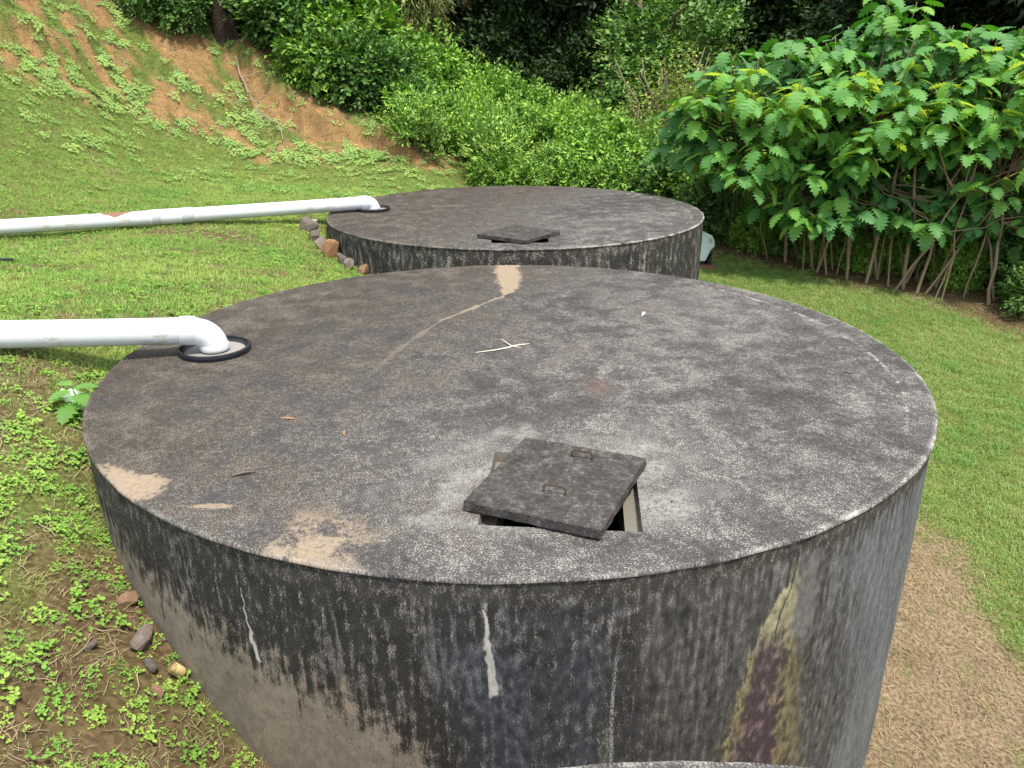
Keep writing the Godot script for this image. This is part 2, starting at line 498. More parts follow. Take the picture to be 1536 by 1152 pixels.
func roof_image(size: int, seed_: int, brown: float, front: bool) -> Image:
	var big := noise_bytes(seed_, 3.0 / size, 3, size, size)
	var cloud := warped_bytes(seed_ + 1, 17.0 / size, 6, size)
	var speck := noise_bytes(seed_ + 2, 0.42, 1, size, size)
	var grit := noise_bytes(seed_ + 3, 0.09, 4, size, size)
	var scuff := warped_bytes(seed_ + 4, 0.05, 5, size)
	var flow := PackedVector2Array([Vector2(-0.03, -2.4), Vector2(-0.02, -1.95), Vector2(0.0, -1.55), Vector2(-0.06, -1.28), Vector2(-0.31, -0.92), Vector2(-0.48, -0.65), Vector2(-0.61, -0.31), Vector2(-0.71, 0.01), Vector2(-0.8, 0.42)])
	var px := 2.0 * R / size
	var row := func(j: int) -> PackedByteArray:
		var data := PackedByteArray(); data.resize(size * 3)
		var z := (j + 0.5) * px - R
		for i in size:
			var x := (i + 0.5) * px - R
			var rr := x * x + z * z
			if rr > 5.7: continue
			var k: int = j * size + i
			var b := big[k] / 255.0; var c := cloud[k] / 255.0; var s := speck[k] / 255.0; var g := grit[k] / 255.0; var l := scuff[k] / 255.0
			# weathered grey: dark film broken by pale worn grains
			var film := clampf((0.42 * c + 0.3 * b + 0.28 * l - 0.25) * 2.0, 0.0, 1.0)
			var val := 0.041 + 0.042 * film + 0.03 * (g - 0.5) + 0.06 * (s - 0.5)
			var cr := val * 1.03; var cg := val * 0.99; var cb := val * 0.98
			var worn := clampf((1.25 * s + 0.3 * g + 0.42 * film + 0.3 * l + 0.2 * c - 1.53) * 4.5, 0.0, 1.0)
			# brown algae film on the uphill side
			var br := clampf((-x * 0.7 - 0.3 * z + 0.05 + (b - 0.5) * 1.6 + (c - 0.5) * 1.8) * 1.2 + brown, 0.0, 1.0)
			var bw := 1.0 + 0.5 * (g - 0.5) + 0.9 * (s - 0.5) + 0.5 * (c - 0.5)
			cr = lerpf(cr, 0.05 * bw, br * 0.75); cg = lerpf(cg, 0.04 * bw, br * 0.75); cb = lerpf(cb, 0.032 * bw, br * 0.75)
			worn *= 1.0 - 0.6 * br
			cr += (0.3 - cr) * worn; cg += (0.287 - cg) * worn; cb += (0.272 - cb) * worn
			var sand := 0.0
			if front:
				var p := Vector2(x, z)
				if x > -1.1 and x < 0.4 and z < 0.6:
					var q := seg_dist(p, flow)
					var wd := lerpf(0.11, 0.014, smoothstep(0.15, 0.4, q.y)) + (0.06 * (c - 0.5) + 0.05 * (g - 0.5)) * (1.3 - q.y)
					wd = maxf(wd, 0.005)
					sand = maxf(sand, (1.0 - smoothstep(wd * 0.6, wd * 1.15, q.x + 0.012 * (s - 0.5))) * (1.0 - 0.85 * smoothstep(0.3, 0.9, q.y + 0.7 * (g - 0.5) + 0.5 * (l - 0.5))))
				if z > 1.1:
					sand = maxf(sand, 1.0 - smoothstep(0.75, 1.1, Vector2((x + 1.62) / 0.17, (z - 1.63 - 0.5 * (x + 1.62)) / 0.12).length() + (c - 0.5) * 1.3 + (g - 0.5) * 0.7 + (s - 0.5) * 0.2))
					sand = maxf(sand, 0.85 * smoothstep(0.45, 0.85, c + 0.4 * g + 0.3 * s - 0.25) * (1.0 - smoothstep(0.45, 1.15, Vector2((x + 0.75) / 0.4, (z - 2.04) / 0.26).length() + (b - 0.5) + 0.5 * (g - 0.5))))
					sand = maxf(sand, 0.8 * (1.0 - smoothstep(0.6, 1.0, Vector2((x + 1.2) / 0.11, (z - 1.84) / 0.022).length() + (c - 0.5) + 0.8 * (g - 0.5))))
				# pale scuffed concrete round the hatch
				var hx := maxf(absf(x - 0.21) - 0.32, 0.0); var hz := maxf(absf(z - 1.71) - 0.32, 0.0)
				var halo := (1.0 - smoothstep(-0.12, 0.34, sqrt(hx * hx + hz * hz) + (c - 0.5) * 0.8 + (g - 0.5) * 0.3)) * clampf(0.8 * s + 0.9 * g - 0.3, 0.0, 1.0) * (1.0 - smoothstep(1.95, 2.1, z))
				cr += (0.26 - cr) * halo; cg += (0.252 - cg) * halo; cb += (0.242 - cb) * halo
				var rust := 1.0 - smoothstep(0.0, 1.0, Vector2((x - 0.47) / 0.1, (z - 0.58) / 0.16).length() + (s - 0.5) * 1.2 + (g - 0.5) * 1.6)
				cr += 0.03 * rust; cg += 0.008 * rust
			sand *= 0.75 + 0.5 * (g - 0.3)
			cr += (0.25 - cr) * sand; cg += (0.2 - cg) * sand; cb += (0.145 - cb) * sand
			# worn arris and a pale trowel line just inside it
			var r := sqrt(rr)
			var a := atan2(x, z)
			if r > 2.0:
				var rim := smoothstep(2.315 + 0.03 * (g - 0.5), 2.34, r) * smoothstep(0.5, 0.8, 0.5 * c + 0.5 * s + 0.4 * l - 0.05) * (0.2 + 0.8 * smoothstep(0.1, 0.7, a) * (1.0 - smoothstep(1.6, 2.6, a)))
				var arc := (1.0 - smoothstep(0.003, 0.016, absf(r - 2.2 - 0.035 * sin(a * 2.3 + 0.4) + 0.02 * (c - 0.5)))) * smoothstep(0.85, 1.2, a) * (1.0 - smoothstep(2.3, 2.6, a)) * smoothstep(0.75, 1.05, l + 0.5 * s + 0.3 * c - 0.1)
				var e := maxf(rim, arc * 0.7)
				cr += (0.33 - cr) * e; cg += (0.32 - cg) * e; cb += (0.305 - cb) * e
			k = i * 3
			data[k] = lut[int(clampf(cr, 0, 1) * 1024)]; data[k + 1] = lut[int(clampf(cg, 0, 1) * 1024)]; data[k + 2] = lut[int(clampf(cb, 0, 1) * 1024)]
		return data
	return by_rows(size, size, row)

func curve_at(x: float, pts: Array) -> float:
	if x <= pts[0][0]: return pts[0][1]
	for i in pts.size() - 1:
		if x <= pts[i + 1][0]:
			return lerpf(pts[i][1], pts[i + 1][1], (x - pts[i][0]) / (pts[i + 1][0] - pts[i][0]))
	return pts[-1][1]

func wall_image(w: int, h: int, seed_: int, front: bool) -> Image:
	# unrolled half wall: left to right is the angle -90..90 degrees seen from the front, top to bottom 0..2.2 m
	var streak := noise_bytes(seed_, 0.1, 5, w, h, 1.0, 11.0)
	var wide := noise_bytes(seed_ + 1, 0.012, 3, w, h, 1.0, 4.0)
	var blot := noise_bytes(seed_ + 2, 0.03, 6, w, h)
	var speck := noise_bytes(seed_ + 3, 0.42, 1, w, h)
	var grit := noise_bytes(seed_ + 4, 0.085, 4, w, h, 1.0, 1.7)
	var soil_line := [[-90, 0.2], [-60, 0.27], [-47, 0.34], [-35, 0.43], [-25, 0.52], [-21, 0.55], [-15, 0.6], [-11.4, 0.68], [-8, 0.86], [-3, 1.1], [5, 1.5], [12, 3.0], [90, 3.0]]
	var crack_a := PackedVector2Array([Vector2(-25.9, 0.2), Vector2(-25.6, 0.3), Vector2(-25.3, 0.4), Vector2(-24.7, 0.52)])
	var crack_b := PackedVector2Array([Vector2(-2.35, 0.13), Vector2(-2.15, 0.2), Vector2(-2.2, 0.25), Vector2(-1.75, 0.38), Vector2(-1.6, 0.49)])
	for p in [crack_a, crack_b]:
		for k in p.size(): p[k].x = deg_to_rad(p[k].x) * R
	var left := []   # per column, the depth of the old soil line
	for i in w: left.append(curve_at(-90.0 + 180.0 * (i + 0.5) / w, soil_line))
	var row := func(j: int) -> PackedByteArray:
		var data := PackedByteArray(); data.resize(w * 3)
		var d := 2.2 * (j + 0.5) / h
		for i in w:
			var th := -90.0 + 180.0 * (i + 0.5) / w
			var k: int = j * w + i
			var st := streak[k] / 255.0; var wd := wide[k] / 255.0; var bl := blot[k] / 255.0; var s := speck[k] / 255.0; var g := grit[k] / 255.0
			# black weathering with pale streaks and lichen grains
			var pale := clampf((0.8 * st + 0.5 * wd + 0.5 * g + 0.3 * s - 1.07) * 3.0, 0.0, 1.0)
			var val := 0.024 + 0.026 * bl + 0.085 * pale
			val *= 0.7 + 0.6 * s
			val += 0.2 * clampf((s + 0.8 * g + 0.5 * st - 1.38) * 3.0, 0.0, 1.0)
			var cr := val * 1.02; var cg := val; var cb := val * 0.97
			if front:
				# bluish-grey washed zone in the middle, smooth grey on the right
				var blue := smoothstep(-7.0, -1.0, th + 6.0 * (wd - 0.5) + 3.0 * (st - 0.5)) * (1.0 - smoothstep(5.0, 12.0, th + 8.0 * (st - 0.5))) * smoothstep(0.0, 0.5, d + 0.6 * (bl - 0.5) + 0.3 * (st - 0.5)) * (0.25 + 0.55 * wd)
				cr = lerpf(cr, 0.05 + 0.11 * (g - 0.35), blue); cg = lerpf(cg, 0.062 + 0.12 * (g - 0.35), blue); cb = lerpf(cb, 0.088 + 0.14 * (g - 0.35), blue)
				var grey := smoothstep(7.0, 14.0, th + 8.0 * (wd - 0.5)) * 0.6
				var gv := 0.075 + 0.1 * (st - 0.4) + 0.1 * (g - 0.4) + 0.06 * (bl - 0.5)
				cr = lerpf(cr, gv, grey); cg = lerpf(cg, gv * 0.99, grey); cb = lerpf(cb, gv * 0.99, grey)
				var sm := smoothstep(34.0, 42.0, th + 9.0 * (wd - 0.5)) * smoothstep(0.02, 0.2, d + 0.3 * (st - 0.5)) * 0.85  # lighter blue-grey on the right: sky reflection painted into the wall colour
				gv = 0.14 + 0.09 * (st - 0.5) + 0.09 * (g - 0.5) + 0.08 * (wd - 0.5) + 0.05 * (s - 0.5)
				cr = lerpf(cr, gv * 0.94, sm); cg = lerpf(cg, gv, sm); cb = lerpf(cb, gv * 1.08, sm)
			# the part once covered by soil: beige, cleaner, with a ragged streaked edge
			var edge: float = left[i]
			var be := smoothstep(-0.08, 0.08, d - edge + 0.26 * (st - 0.5) + 0.24 * (bl - 0.5) + 0.2 * (s - 0.5) + 0.15 * (g - 0.5))
			if be > 0.0:
				var bv := 0.215 + 0.09 * (bl - 0.5) + 0.07 * (g - 0.5) + 0.06 * (wd - 0.5)
				cr = lerpf(cr, bv * 1.05, be); cg = lerpf(cg, bv * 0.91, be); cb = lerpf(cb, bv * 0.77, be)
			# roof slab edge: dark, lichen-spotted
			var band := 1.0 - smoothstep(0.085, 0.13, d + 0.05 * (st - 0.5))
			if band > 0.0:
				var bv := 0.03 + 0.03 * bl + 0.22 * clampf((s + g - 1.1) * 2.2, 0.0, 1.0)
				cr = lerpf(cr, bv, band * 0.9); cg = lerpf(cg, bv * 0.97, band * 0.9); cb = lerpf(cb, bv * 0.9, band * 0.9)
			if s > 0.86 and bl + wd > 0.9: cr *= 0.35; cg *= 0.35; cb *= 0.35   # pores
			if front:
				var x := deg_to_rad(th) * R
				# seepage fan below the crack on the right
				if th > 12.0 and th < 40.0 and d > 0.08:
					var mid := lerpf(27.4, 26.0, smoothstep(0.1, 0.4, d)) + 1.0 * (wd - 0.5)
					if d > 0.4: mid = 25.9 + (d - 0.4) * 0.8
					var half_l := 0.4 + 1.7 * smoothstep(0.15, 0.4, d) + maxf(d - 0.38, 0.0) * 6.2
					var half_r := 0.9 + 2.8 * smoothstep(0.15, 0.5, d) + maxf(d - 0.5, 0.0) * 4.2
					var off := th - mid + 1.2 * (st - 0.5) + 1.8 * (bl - 0.5) + 0.5 * (s - 0.5)
					var q := off / half_r if off > 0.0 else off / half_l
					var fan := (1.0 - smoothstep(0.45 if q > 0.0 else 0.75, 1.2 if q > 0.0 else 1.1, absf(q))) * smoothstep(0.1, 0.22, d + 0.12 * (bl - 0.5)) * (0.75 + 0.3 * g)
					if fan > 0.0:
						# cream and greenish crust above, brown ochre below, a dark plum wet core under the crack
						var f1 := 0.27 + 0.22 * (g - 0.5) + 0.2 * (bl - 0.5)
						var yr := f1 * 1.04; var yg := f1 * 0.98; var yb := f1 * 0.66
						var low := smoothstep(0.38, 0.6, d + 0.2 * (bl - 0.5))
						var oc := 0.13 + 0.16 * (g - 0.5) + 0.1 * (bl - 0.5)
						yr = lerpf(yr, oc * 1.12, low * 0.85); yg = lerpf(yg, oc * 0.92, low * 0.85); yb = lerpf(yb, oc * 0.5, low * 0.85)
						var core := (1.0 - smoothstep(0.3, 0.72, absf(q + 0.18) + 0.5 * (bl - 0.5) + 0.25 * (g - 0.5))) * smoothstep(0.36, 0.5, d + 0.14 * (st - 0.5))
						var pv := 0.04 + 0.3 * maxf(g * bl - 0.2, 0.0) + 0.03 * s
						yr = lerpf(yr, pv * 1.12, core); yg = lerpf(yg, pv * 0.82, core); yb = lerpf(yb, pv * 0.92, core)
						var rim := (1.0 - smoothstep(0.0, 0.11, absf(q + 0.88))) * smoothstep(0.3, 0.45, d) * smoothstep(0.25, 0.6, g + 0.3 * s)
						yr = lerpf(yr, 0.4, rim * 0.85); yg = lerpf(yg, 0.36, rim * 0.85); yb = lerpf(yb, 0.2, rim * 0.85)
						cr = lerpf(cr, yr, fan); cg = lerpf(cg, yg, fan); cb = lerpf(cb, yb, fan)
					var cx := th - (lerpf(27.3, 25.9, smoothstep(0.1, 0.42, d)) + 0.9 * (wd - 0.5) + 0.5 * (bl - 0.5))
					var ck := (1.0 - smoothstep(0.03, 0.12, absf(cx))) * (1.0 - smoothstep(0.42, 0.5, d))
					cr *= 1.0 - 0.85 * ck; cg *= 1.0 - 0.85 * ck; cb *= 1.0 - 0.85 * ck
					var pl := (1.0 - smoothstep(0.8, 1.05, Vector2((th - 29.6) / 1.5, (d - 0.34) / 0.24).length() + 0.8 * (bl - 0.5))) * 0.75
					cr = lerpf(cr, 0.15 + 0.1 * (g - 0.5), pl); cg = lerpf(cg, 0.15 + 0.1 * (g - 0.5), pl); cb = lerpf(cb, 0.152 + 0.1 * (g - 0.5), pl)
				# lime runs out of two cracks and a thin one beside
				for c in 2:
					var ln := crack_a if c == 0 else crack_b
					if absf(x - ln[1].x) < 0.12 and d < 0.62:
						var q := seg_dist(Vector2(x + 0.03 * (bl - 0.5) + 0.012 * (g - 0.5), d), ln)
						var cw := lerpf(0.003, 0.022 if c == 1 else 0.014, q.y) * (0.45 + 1.1 * st)
						var lime := 1.0 - smoothstep(cw * 0.6, cw * 1.2, q.x)
						lime *= 0.75 + 0.5 * (g - 0.3)
						cr = lerpf(cr, 0.5, lime); cg = lerpf(cg, 0.5, lime); cb = lerpf(cb, 0.49, lime)
				var run := (1.0 - smoothstep(0.1, 0.28, absf(th - 9.3 - 0.5 * (wd - 0.5)))) * smoothstep(0.4, 0.55, s + 0.3 * st - 0.05) * smoothstep(0.3, 0.6, d)
				cr = lerpf(cr, 0.33, run); cg = lerpf(cg, 0.33, run); cb = lerpf(cb, 0.32, run)
			var gn := 0.75 + 0.5 * s   # grain
			cr *= 0.85 * gn; cg *= 0.84 * gn; cb *= 0.82 * gn
			k = i * 3
			data[k] = lut[int(clampf(cr, 0, 1) * 1024)]; data[k + 1] = lut[int(clampf(cg, 0, 1) * 1024)]; data[k + 2] = lut[int(clampf(cb, 0, 1) * 1024)]
		return data
	return by_rows(w, h, row)

func textured(im: Image, rough: float, grain: Texture2D, scale_: float) -> StandardMaterial3D:
	var m := mat(Color.WHITE, rough)
	m.albedo_texture = ImageTexture.create_from_image(im)
	m.metallic_specular = 0.25
	if grain:
		m.normal_enabled = true; m.normal_texture = grain; m.normal_scale = scale_
	return m

func normal_of(im: Image, strength: float) -> Texture2D:
	var g := im.duplicate() as Image
	g.convert(Image.FORMAT_RGBA8)
	g.bump_map_to_normal_map(strength)
	return ImageTexture.create_from_image(g)

func roof_mesh(hatch: Vector2, hsize: Vector2, hturn: float) -> ArrayMesh:
	# the flat top with a rectangular opening, and its rounded edge
	var b := MB.new()
	var circle := PackedVector2Array()
	for k in 160: circle.append(Vector2(cos(TAU * k / 160), sin(TAU * k / 160)) * (R - 0.014))
	var t := Transform2D(hturn, hatch)
	var x := hsize.x / 2; var z := hsize.y / 2
	var parts := []
	if hsize.x > 0.0:
		for q in [[-9, -9, -x, 9], [x, -9, 9, 9], [-x, -9, x, -z], [-x, z, x, 9]]:
			var poly := t * PackedVector2Array([Vector2(q[0], q[1]), Vector2(q[2], q[1]), Vector2(q[2], q[3]), Vector2(q[0], q[3])])
			parts.append_array(Geometry2D.intersect_polygons(circle, poly))
	else: parts = [circle]
	for poly in parts:
		var tr := Geometry2D.triangulate_polygon(poly)
		var s := b.v.size()
		for p in poly:
			b.v.append(Vector3(p.x, 0, p.y)); b.n.append(Vector3.UP); b.uv.append(Vector2(p.x, p.y) / (2 * R) + Vector2(0.5, 0.5))
		for i in range(0, tr.size(), 3):
			var a: Vector2 = poly[tr[i + 1]] - poly[tr[i]]; var c: Vector2 = poly[tr[i + 2]] - poly[tr[i]]
			if a.cross(c) < 0: b.tri(s + tr[i], s + tr[i + 1], s + tr[i + 2])
			else: b.tri(s + tr[i], s + tr[i + 2], s + tr[i + 1])
	var s := b.v.size()
	var seg := 320
	var nz := noise(33, 3.0, 3)
	for k in seg + 1:
		var a := TAU * k / seg
		var d := Vector3(sin(a), 0, cos(a))
		var chip := 0.009 * maxf(0.0, nz.get_noise_2d(d.x * 12, d.z * 12) + 0.05)
		for q in 5:
			var f := PI / 2 * q / 4.0
			var rr := R - 0.014 + (0.014 - chip + 0.005 * nz.get_noise_2d(d.x * 2.0 + 7.0, d.z * 2.0)) * sin(f)
			var y := -0.014 + 0.014 * cos(f) - (chip if q > 0 else 0.0)
			b.v.append(d * rr + Vector3(0, y, 0)); b.n.append((d * sin(f) + Vector3.UP * cos(f)).normalized())
			b.uv.append(Vector2(d.x, d.z) * rr / (2 * R) + Vector2(0.5, 0.5))
	for k in seg:
		for q in 4:
			var p := s + k * 5 + q
			b.quad(p, p + 1, p + 6, p + 5)
	return b.mesh()

func wall_mesh(r: float, top: float, bottom: float) -> ArrayMesh:
	var b := MB.new()
	var seg := 192
	var nz := noise(41, 1.4, 4)
	var rows := 24
	for k in seg + 1:
		var a := -PI + TAU * k / seg
		var u := absf(fposmod(a + PI / 2, TAU) - PI) / PI   # 1 at -90 degrees, 0 at 90, mirrored behind
		for q in rows + 1:
			var y := lerpf(top, bottom, float(q) / rows)
			var d := Vector3(sin(a), 0, cos(a))
			var rr := r + 0.009 * nz.get_noise_3d(d.x * 2.5, y * 2.5, d.z * 2.5) - 0.007
			b.v.append(d * rr + Vector3(0, y, 0)); b.n.append(d)
			b.uv.append(Vector2(1.0 - u, -y / 2.2))
	for k in seg:
		for q in rows:
			var p := k * (rows + 1) + q
			b.quad(p, p + 1, p + rows + 2, p + rows + 1)
	return b.mesh()

func hatch_frame(size: Vector2, depth: float, ledge: float) -> ArrayMesh:
	# rebated sides of an opening, seen from within
	var b := MB.new()
	var lv := [[0.0, 0.0], [-0.045, 0.004], [-0.05, ledge], [-depth, ledge + 0.01]]
	for l in lv:
		var x: float = size.x / 2 - l[1]; var z: float = size.y / 2 - l[1]
		for c in [Vector2(-x, z), Vector2(x, z), Vector2(x, -z), Vector2(-x, -z)]: b.v.append(Vector3(c.x, l[0], c.y))
	for l in 3:
		for k in 4: b.quad(l * 4 + (k + 1) % 4, l * 4 + k, l * 4 + 4 + k, l * 4 + 4 + (k + 1) % 4)
	b.flat()
	return b.mesh()

func staple(width: float, tall: float, rad: float) -> ArrayMesh:
	var pts := [Vector3(-width / 2, 0, 0), Vector3(-width / 2, tall * 0.75, 0), Vector3(-width / 2 + 0.012, tall, 0), Vector3(width / 2 - 0.012, tall * 1.02, 0), Vector3(width / 2, tall * 0.75, 0), Vector3(width / 2, 0, 0)]
	return tube_mesh(pts, [rad, rad, rad, rad, rad, rad], 6)

func build_tanks() -> void:
	make_lut()
	var grit := normal_of(noise(60, 0.16, 3).get_seamless_image(512, 512), 5.0)
	M.grit = grit
	var stt := NoiseTexture2D.new()
	stt.width = 256; stt.height = 256; stt.seamless = true; stt.noise = noise(62, 0.03, 5)
	var sg := Gradient.new()
	sg.set_color(0, Color(0.8, 0.78, 0.75)); sg.set_color(1, Color(1.0, 1.0, 1.0))
	stt.color_ramp = sg
	M.stone_tex = stt
	var roof_im := roof_image(1400, 100, 0.0, true)
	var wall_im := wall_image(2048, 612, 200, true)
	M.roof_a = textured(roof_im, 0.9, normal_of(roof_im, 2.0), 0.8)
	M.roof_b = textured(roof_image(800, 300, 0.45, false), 0.9, null, 1.0)
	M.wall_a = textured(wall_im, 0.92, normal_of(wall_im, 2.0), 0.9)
	M.wall_b = textured(wall_image(1024, 306, 400, false), 0.92, null, 1.0)
	M.raw = mat(lin(0.17, 0.158, 0.135), 0.95)
	M.raw.normal_enabled = true; M.raw.normal_texture = grit; M.raw.uv1_triplanar = true; M.raw.uv1_scale = Vector3(5, 5, 5)
	var ln := 320
	var l_s := noise_bytes(611, 0.42, 1, ln, ln); var l_g := noise_bytes(612, 0.07, 5, ln, ln); var l_c := warped_bytes(613, 0.02, 5, ln)
	var lid_row := func(j: int) -> PackedByteArray:
		var data := PackedByteArray(); data.resize(ln * 3)
		for i in ln:
			var k: int = j * ln + i
			var q := l_s[k] / 255.0; var g := l_g[k] / 255.0; var c := l_c[k] / 255.0
			var v := 0.034 + 0.03 * c + 0.03 * (g - 0.5) + 0.035 * (q - 0.5)
			var w := clampf((1.2 * q + 0.6 * g + 0.5 * c - 1.5) * 4.0, 0.0, 1.0)
			data[i * 3] = lut[int(clampf(lerpf(v * 1.04, 0.22, w), 0, 1) * 1024)]; data[i * 3 + 1] = lut[int(clampf(lerpf(v * 0.99, 0.21, w), 0, 1) * 1024)]; data[i * 3 + 2] = lut[int(clampf(lerpf(v * 0.95, 0.2, w), 0, 1) * 1024)]
		return data
	var sp := ImageTexture.create_from_image(by_rows(ln, ln, lid_row))
	M.lid = mat(Color.WHITE, 0.95)
	M.lid.albedo_texture = sp; M.lid.uv1_triplanar = true; M.lid.uv1_scale = Vector3(1.25, 1.25, 1.25); M.lid.metallic_specular = 0.2
	M.lid.normal_enabled = true; M.lid.normal_texture = grit; M.lid.normal_scale = 0.35
	M.water = mat(lin(0.01, 0.012, 0.012), 0.1)
	M.wire = mat(lin(0.05, 0.03, 0.02), 0.7)
	var spec := [
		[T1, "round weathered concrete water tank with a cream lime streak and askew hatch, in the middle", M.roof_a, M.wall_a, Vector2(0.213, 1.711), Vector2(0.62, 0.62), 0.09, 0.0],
		[T2, "round brown-topped concrete water tank with stones piled against it, before the thicket", M.roof_b, M.wall_b, Vector2(0.04, 1.74), Vector2(0.6, 0.6), 0.0, 0.0],
		[T3, "grey speckled rim of a concrete tank at the foot of the stained tank wall", M.roof_a, M.wall_b, Vector2(-0.5, 1.2), Vector2(0.62, 0.62), 0.0, 2.3]]
	spec[0][1] = "big weathered concrete water tank with black-streaked wall and yellow and purple seep stain"
	for s in spec:
		var t := thing("water_tank", s[1], "water tank", s[0], s[7], "round concrete water tanks")
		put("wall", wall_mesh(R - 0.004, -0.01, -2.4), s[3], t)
		var roof := put("roof", roof_mesh(s[4], s[5], s[6]), s[2], t)
		var fr := put("hatch_frame", hatch_frame(s[5], 0.16, 0.06), M.raw, roof)
		fr.position = Vector3(s[4].x, -0.001, s[4].y); fr.rotation.y = -s[6]
		var wt := put("water", lathe([Vector2(R - 0.05, -1.3), Vector2(0.0, -1.3)], 48), M.water, t)
	# the two loose covers
	var l1 := thing("hatch_cover", "dark square concrete cover lying askew over an open hatch, its two wire handles showing", "hatch cover", Vector3(0.19, 0.006, -2.875), -atan2(0.228, 0.516), "concrete hatch covers")
	l1.rotation.z = deg_to_rad(0.6)
	put("slab", slab(Vector3(0.565, 0.05, 0.635), 0.007, 0.007, 3, 18), M.lid, l1)
	for s in [Vector3(0.03, 0.046, 0.13), Vector3(0.03, 0.046, -0.2)]:
		put("handle", staple(0.09, 0.036, 0.0036), M.wire, l1).position = s
	var l2 := thing("hatch_cover", "thin brown concrete cover set askew on the farther tank's hatch", "hatch cover", Vector3(0.085, -0.046, -8.49), -atan2(0.37, 0.51), "concrete hatch covers")
	put("slab", slab(Vector3(0.63, 0.045, 0.66), 0.006, 0.008, 4, 10), M.lid, l2)

# ------------------------------------------------------------------ pipes
func pipe_material(seed_: int, stain: float) -> StandardMaterial3D:
	# white plastic with a little grime
	var w := 128; var h := 512
	var a := noise_bytes(seed_, 0.03, 4, w, h, 1.0, 2.0)
	var s := noise_bytes(seed_ + 1, 0.2, 2, w, h)
	var im := Image.create(w, h, false, Image.FORMAT_RGB8)
	for j in h:
		for i in w:
			var n := a[j * w + i] / 255.0; var q := s[j * w + i] / 255.0
			var c := Vector3(0.52, 0.56, 0.6) * (0.95 + 0.06 * n)
			# scattered grime specks, all round
			c = c.lerp(Vector3(0.26, 0.24, 0.14), smoothstep(0.7, 0.82, n + 0.25 * (q - 0.5)) * (0.25 + 0.4 * q))
			c = c.lerp(Vector3(0.55, 0.5, 0.4), stain * smoothstep(0.55, 0.75, n) * 0.3)
			im.set_pixel(i, j, Color(c.x, c.y, c.z).linear_to_srgb())
	var m := mat(Color.WHITE, 0.32)
	m.albedo_texture = ImageTexture.create_from_image(im)
	return m

func ring_at(at: Vector3, label: String) -> void:
	var t := thing("inlet_strainer", label, "strainer", at, 0.0, "black plastic inlet strainers")
	put("rim", lathe([Vector2(0.212, 0.0), Vector2(0.216, 0.02), Vector2(0.214, 0.034), Vector2(0.206, 0.038), Vector2(0.198, 0.036), Vector2(0.192, 0.02), Vector2(0.18, 0.006)], 64), M.black, t)
	put("screen", lathe([Vector2(0.184, 0.005), Vector2(0.0, 0.004)], 48), M.screen, t)

func pipe_run(called: String, label: String, end: Vector3, far: Vector3, axis_y: float, joints: Array, m: Material) -> Node3D:
	# end: where the elbow points down; far: the other end of the straight run
	var t := thing(called, label, "pipe", end, 0.0, "white feed pipes")
	var rad := 0.081
	var bend := minf(0.105, axis_y - 0.015)
	var dir := (far - (end + Vector3(0, axis_y, 0))).normalized()
	var flat_dir := Vector3(dir.x, 0, dir.z).normalized()
	var top := Vector3(0, axis_y, 0)
	var start := top + dir * bend
	var along := far - end - start
	var ex := []; var er := []
	for k in 11:
		var f := PI / 2 * k / 10.0
		ex.append(Vector3(0, axis_y - bend, 0) + flat_dir * bend * (1.0 - cos(f)) + Vector3(0, bend * sin(f), 0))
		er.append(rad * 1.03)
	ex[10] = start
	ex.append(start + dir * 0.05); er.append(rad * 1.03)
	ex.push_front(Vector3(0, 0.012, 0)); er.push_front(rad)
	put("elbow", tube_mesh(ex, er, 40, false, 0.6), M.white, t)
	put("collar", tube_mesh([start - dir * 0.012, start - dir * 0.008, start + dir * 0.075, start + dir * 0.08], [rad * 1.02, rad * 1.1, rad * 1.1, rad * 1.0], 40, false), M.white, t)
	put("collar", tube_mesh([Vector3(0, 0.02, 0), Vector3(0, 0.022, 0), Vector3(0, 0.052, 0), Vector3(0, 0.056, 0)], [rad, rad * 1.09, rad * 1.09, rad], 40, false), M.white, t)
	var pts := []; var rr := []
	var n := 24
	for k in n + 1:
		var p := start + along * (float(k) / n)
		var sag := 0.0 if joints.is_empty() else -0.012 * sin(PI * k / n)
		pts.append(p + Vector3(0, sag, 0)); rr.append(rad)
	put("straight_pipe", tube_mesh(pts, rr, 40, true, 0.35), m, t)
	for j in joints:
		var c := start + along * float(j[0]) + Vector3(0, -0.012 * sin(PI * j[0]), 0)
		var hl: float = j[1] / 2.0
		put(j[2], tube_mesh([c - dir * hl, c - dir * (hl - 0.004), c + dir * (hl - 0.004), c + dir * hl], [rad, rad * j[3], rad * j[3], rad], 40, false), j[4], t)
	return t

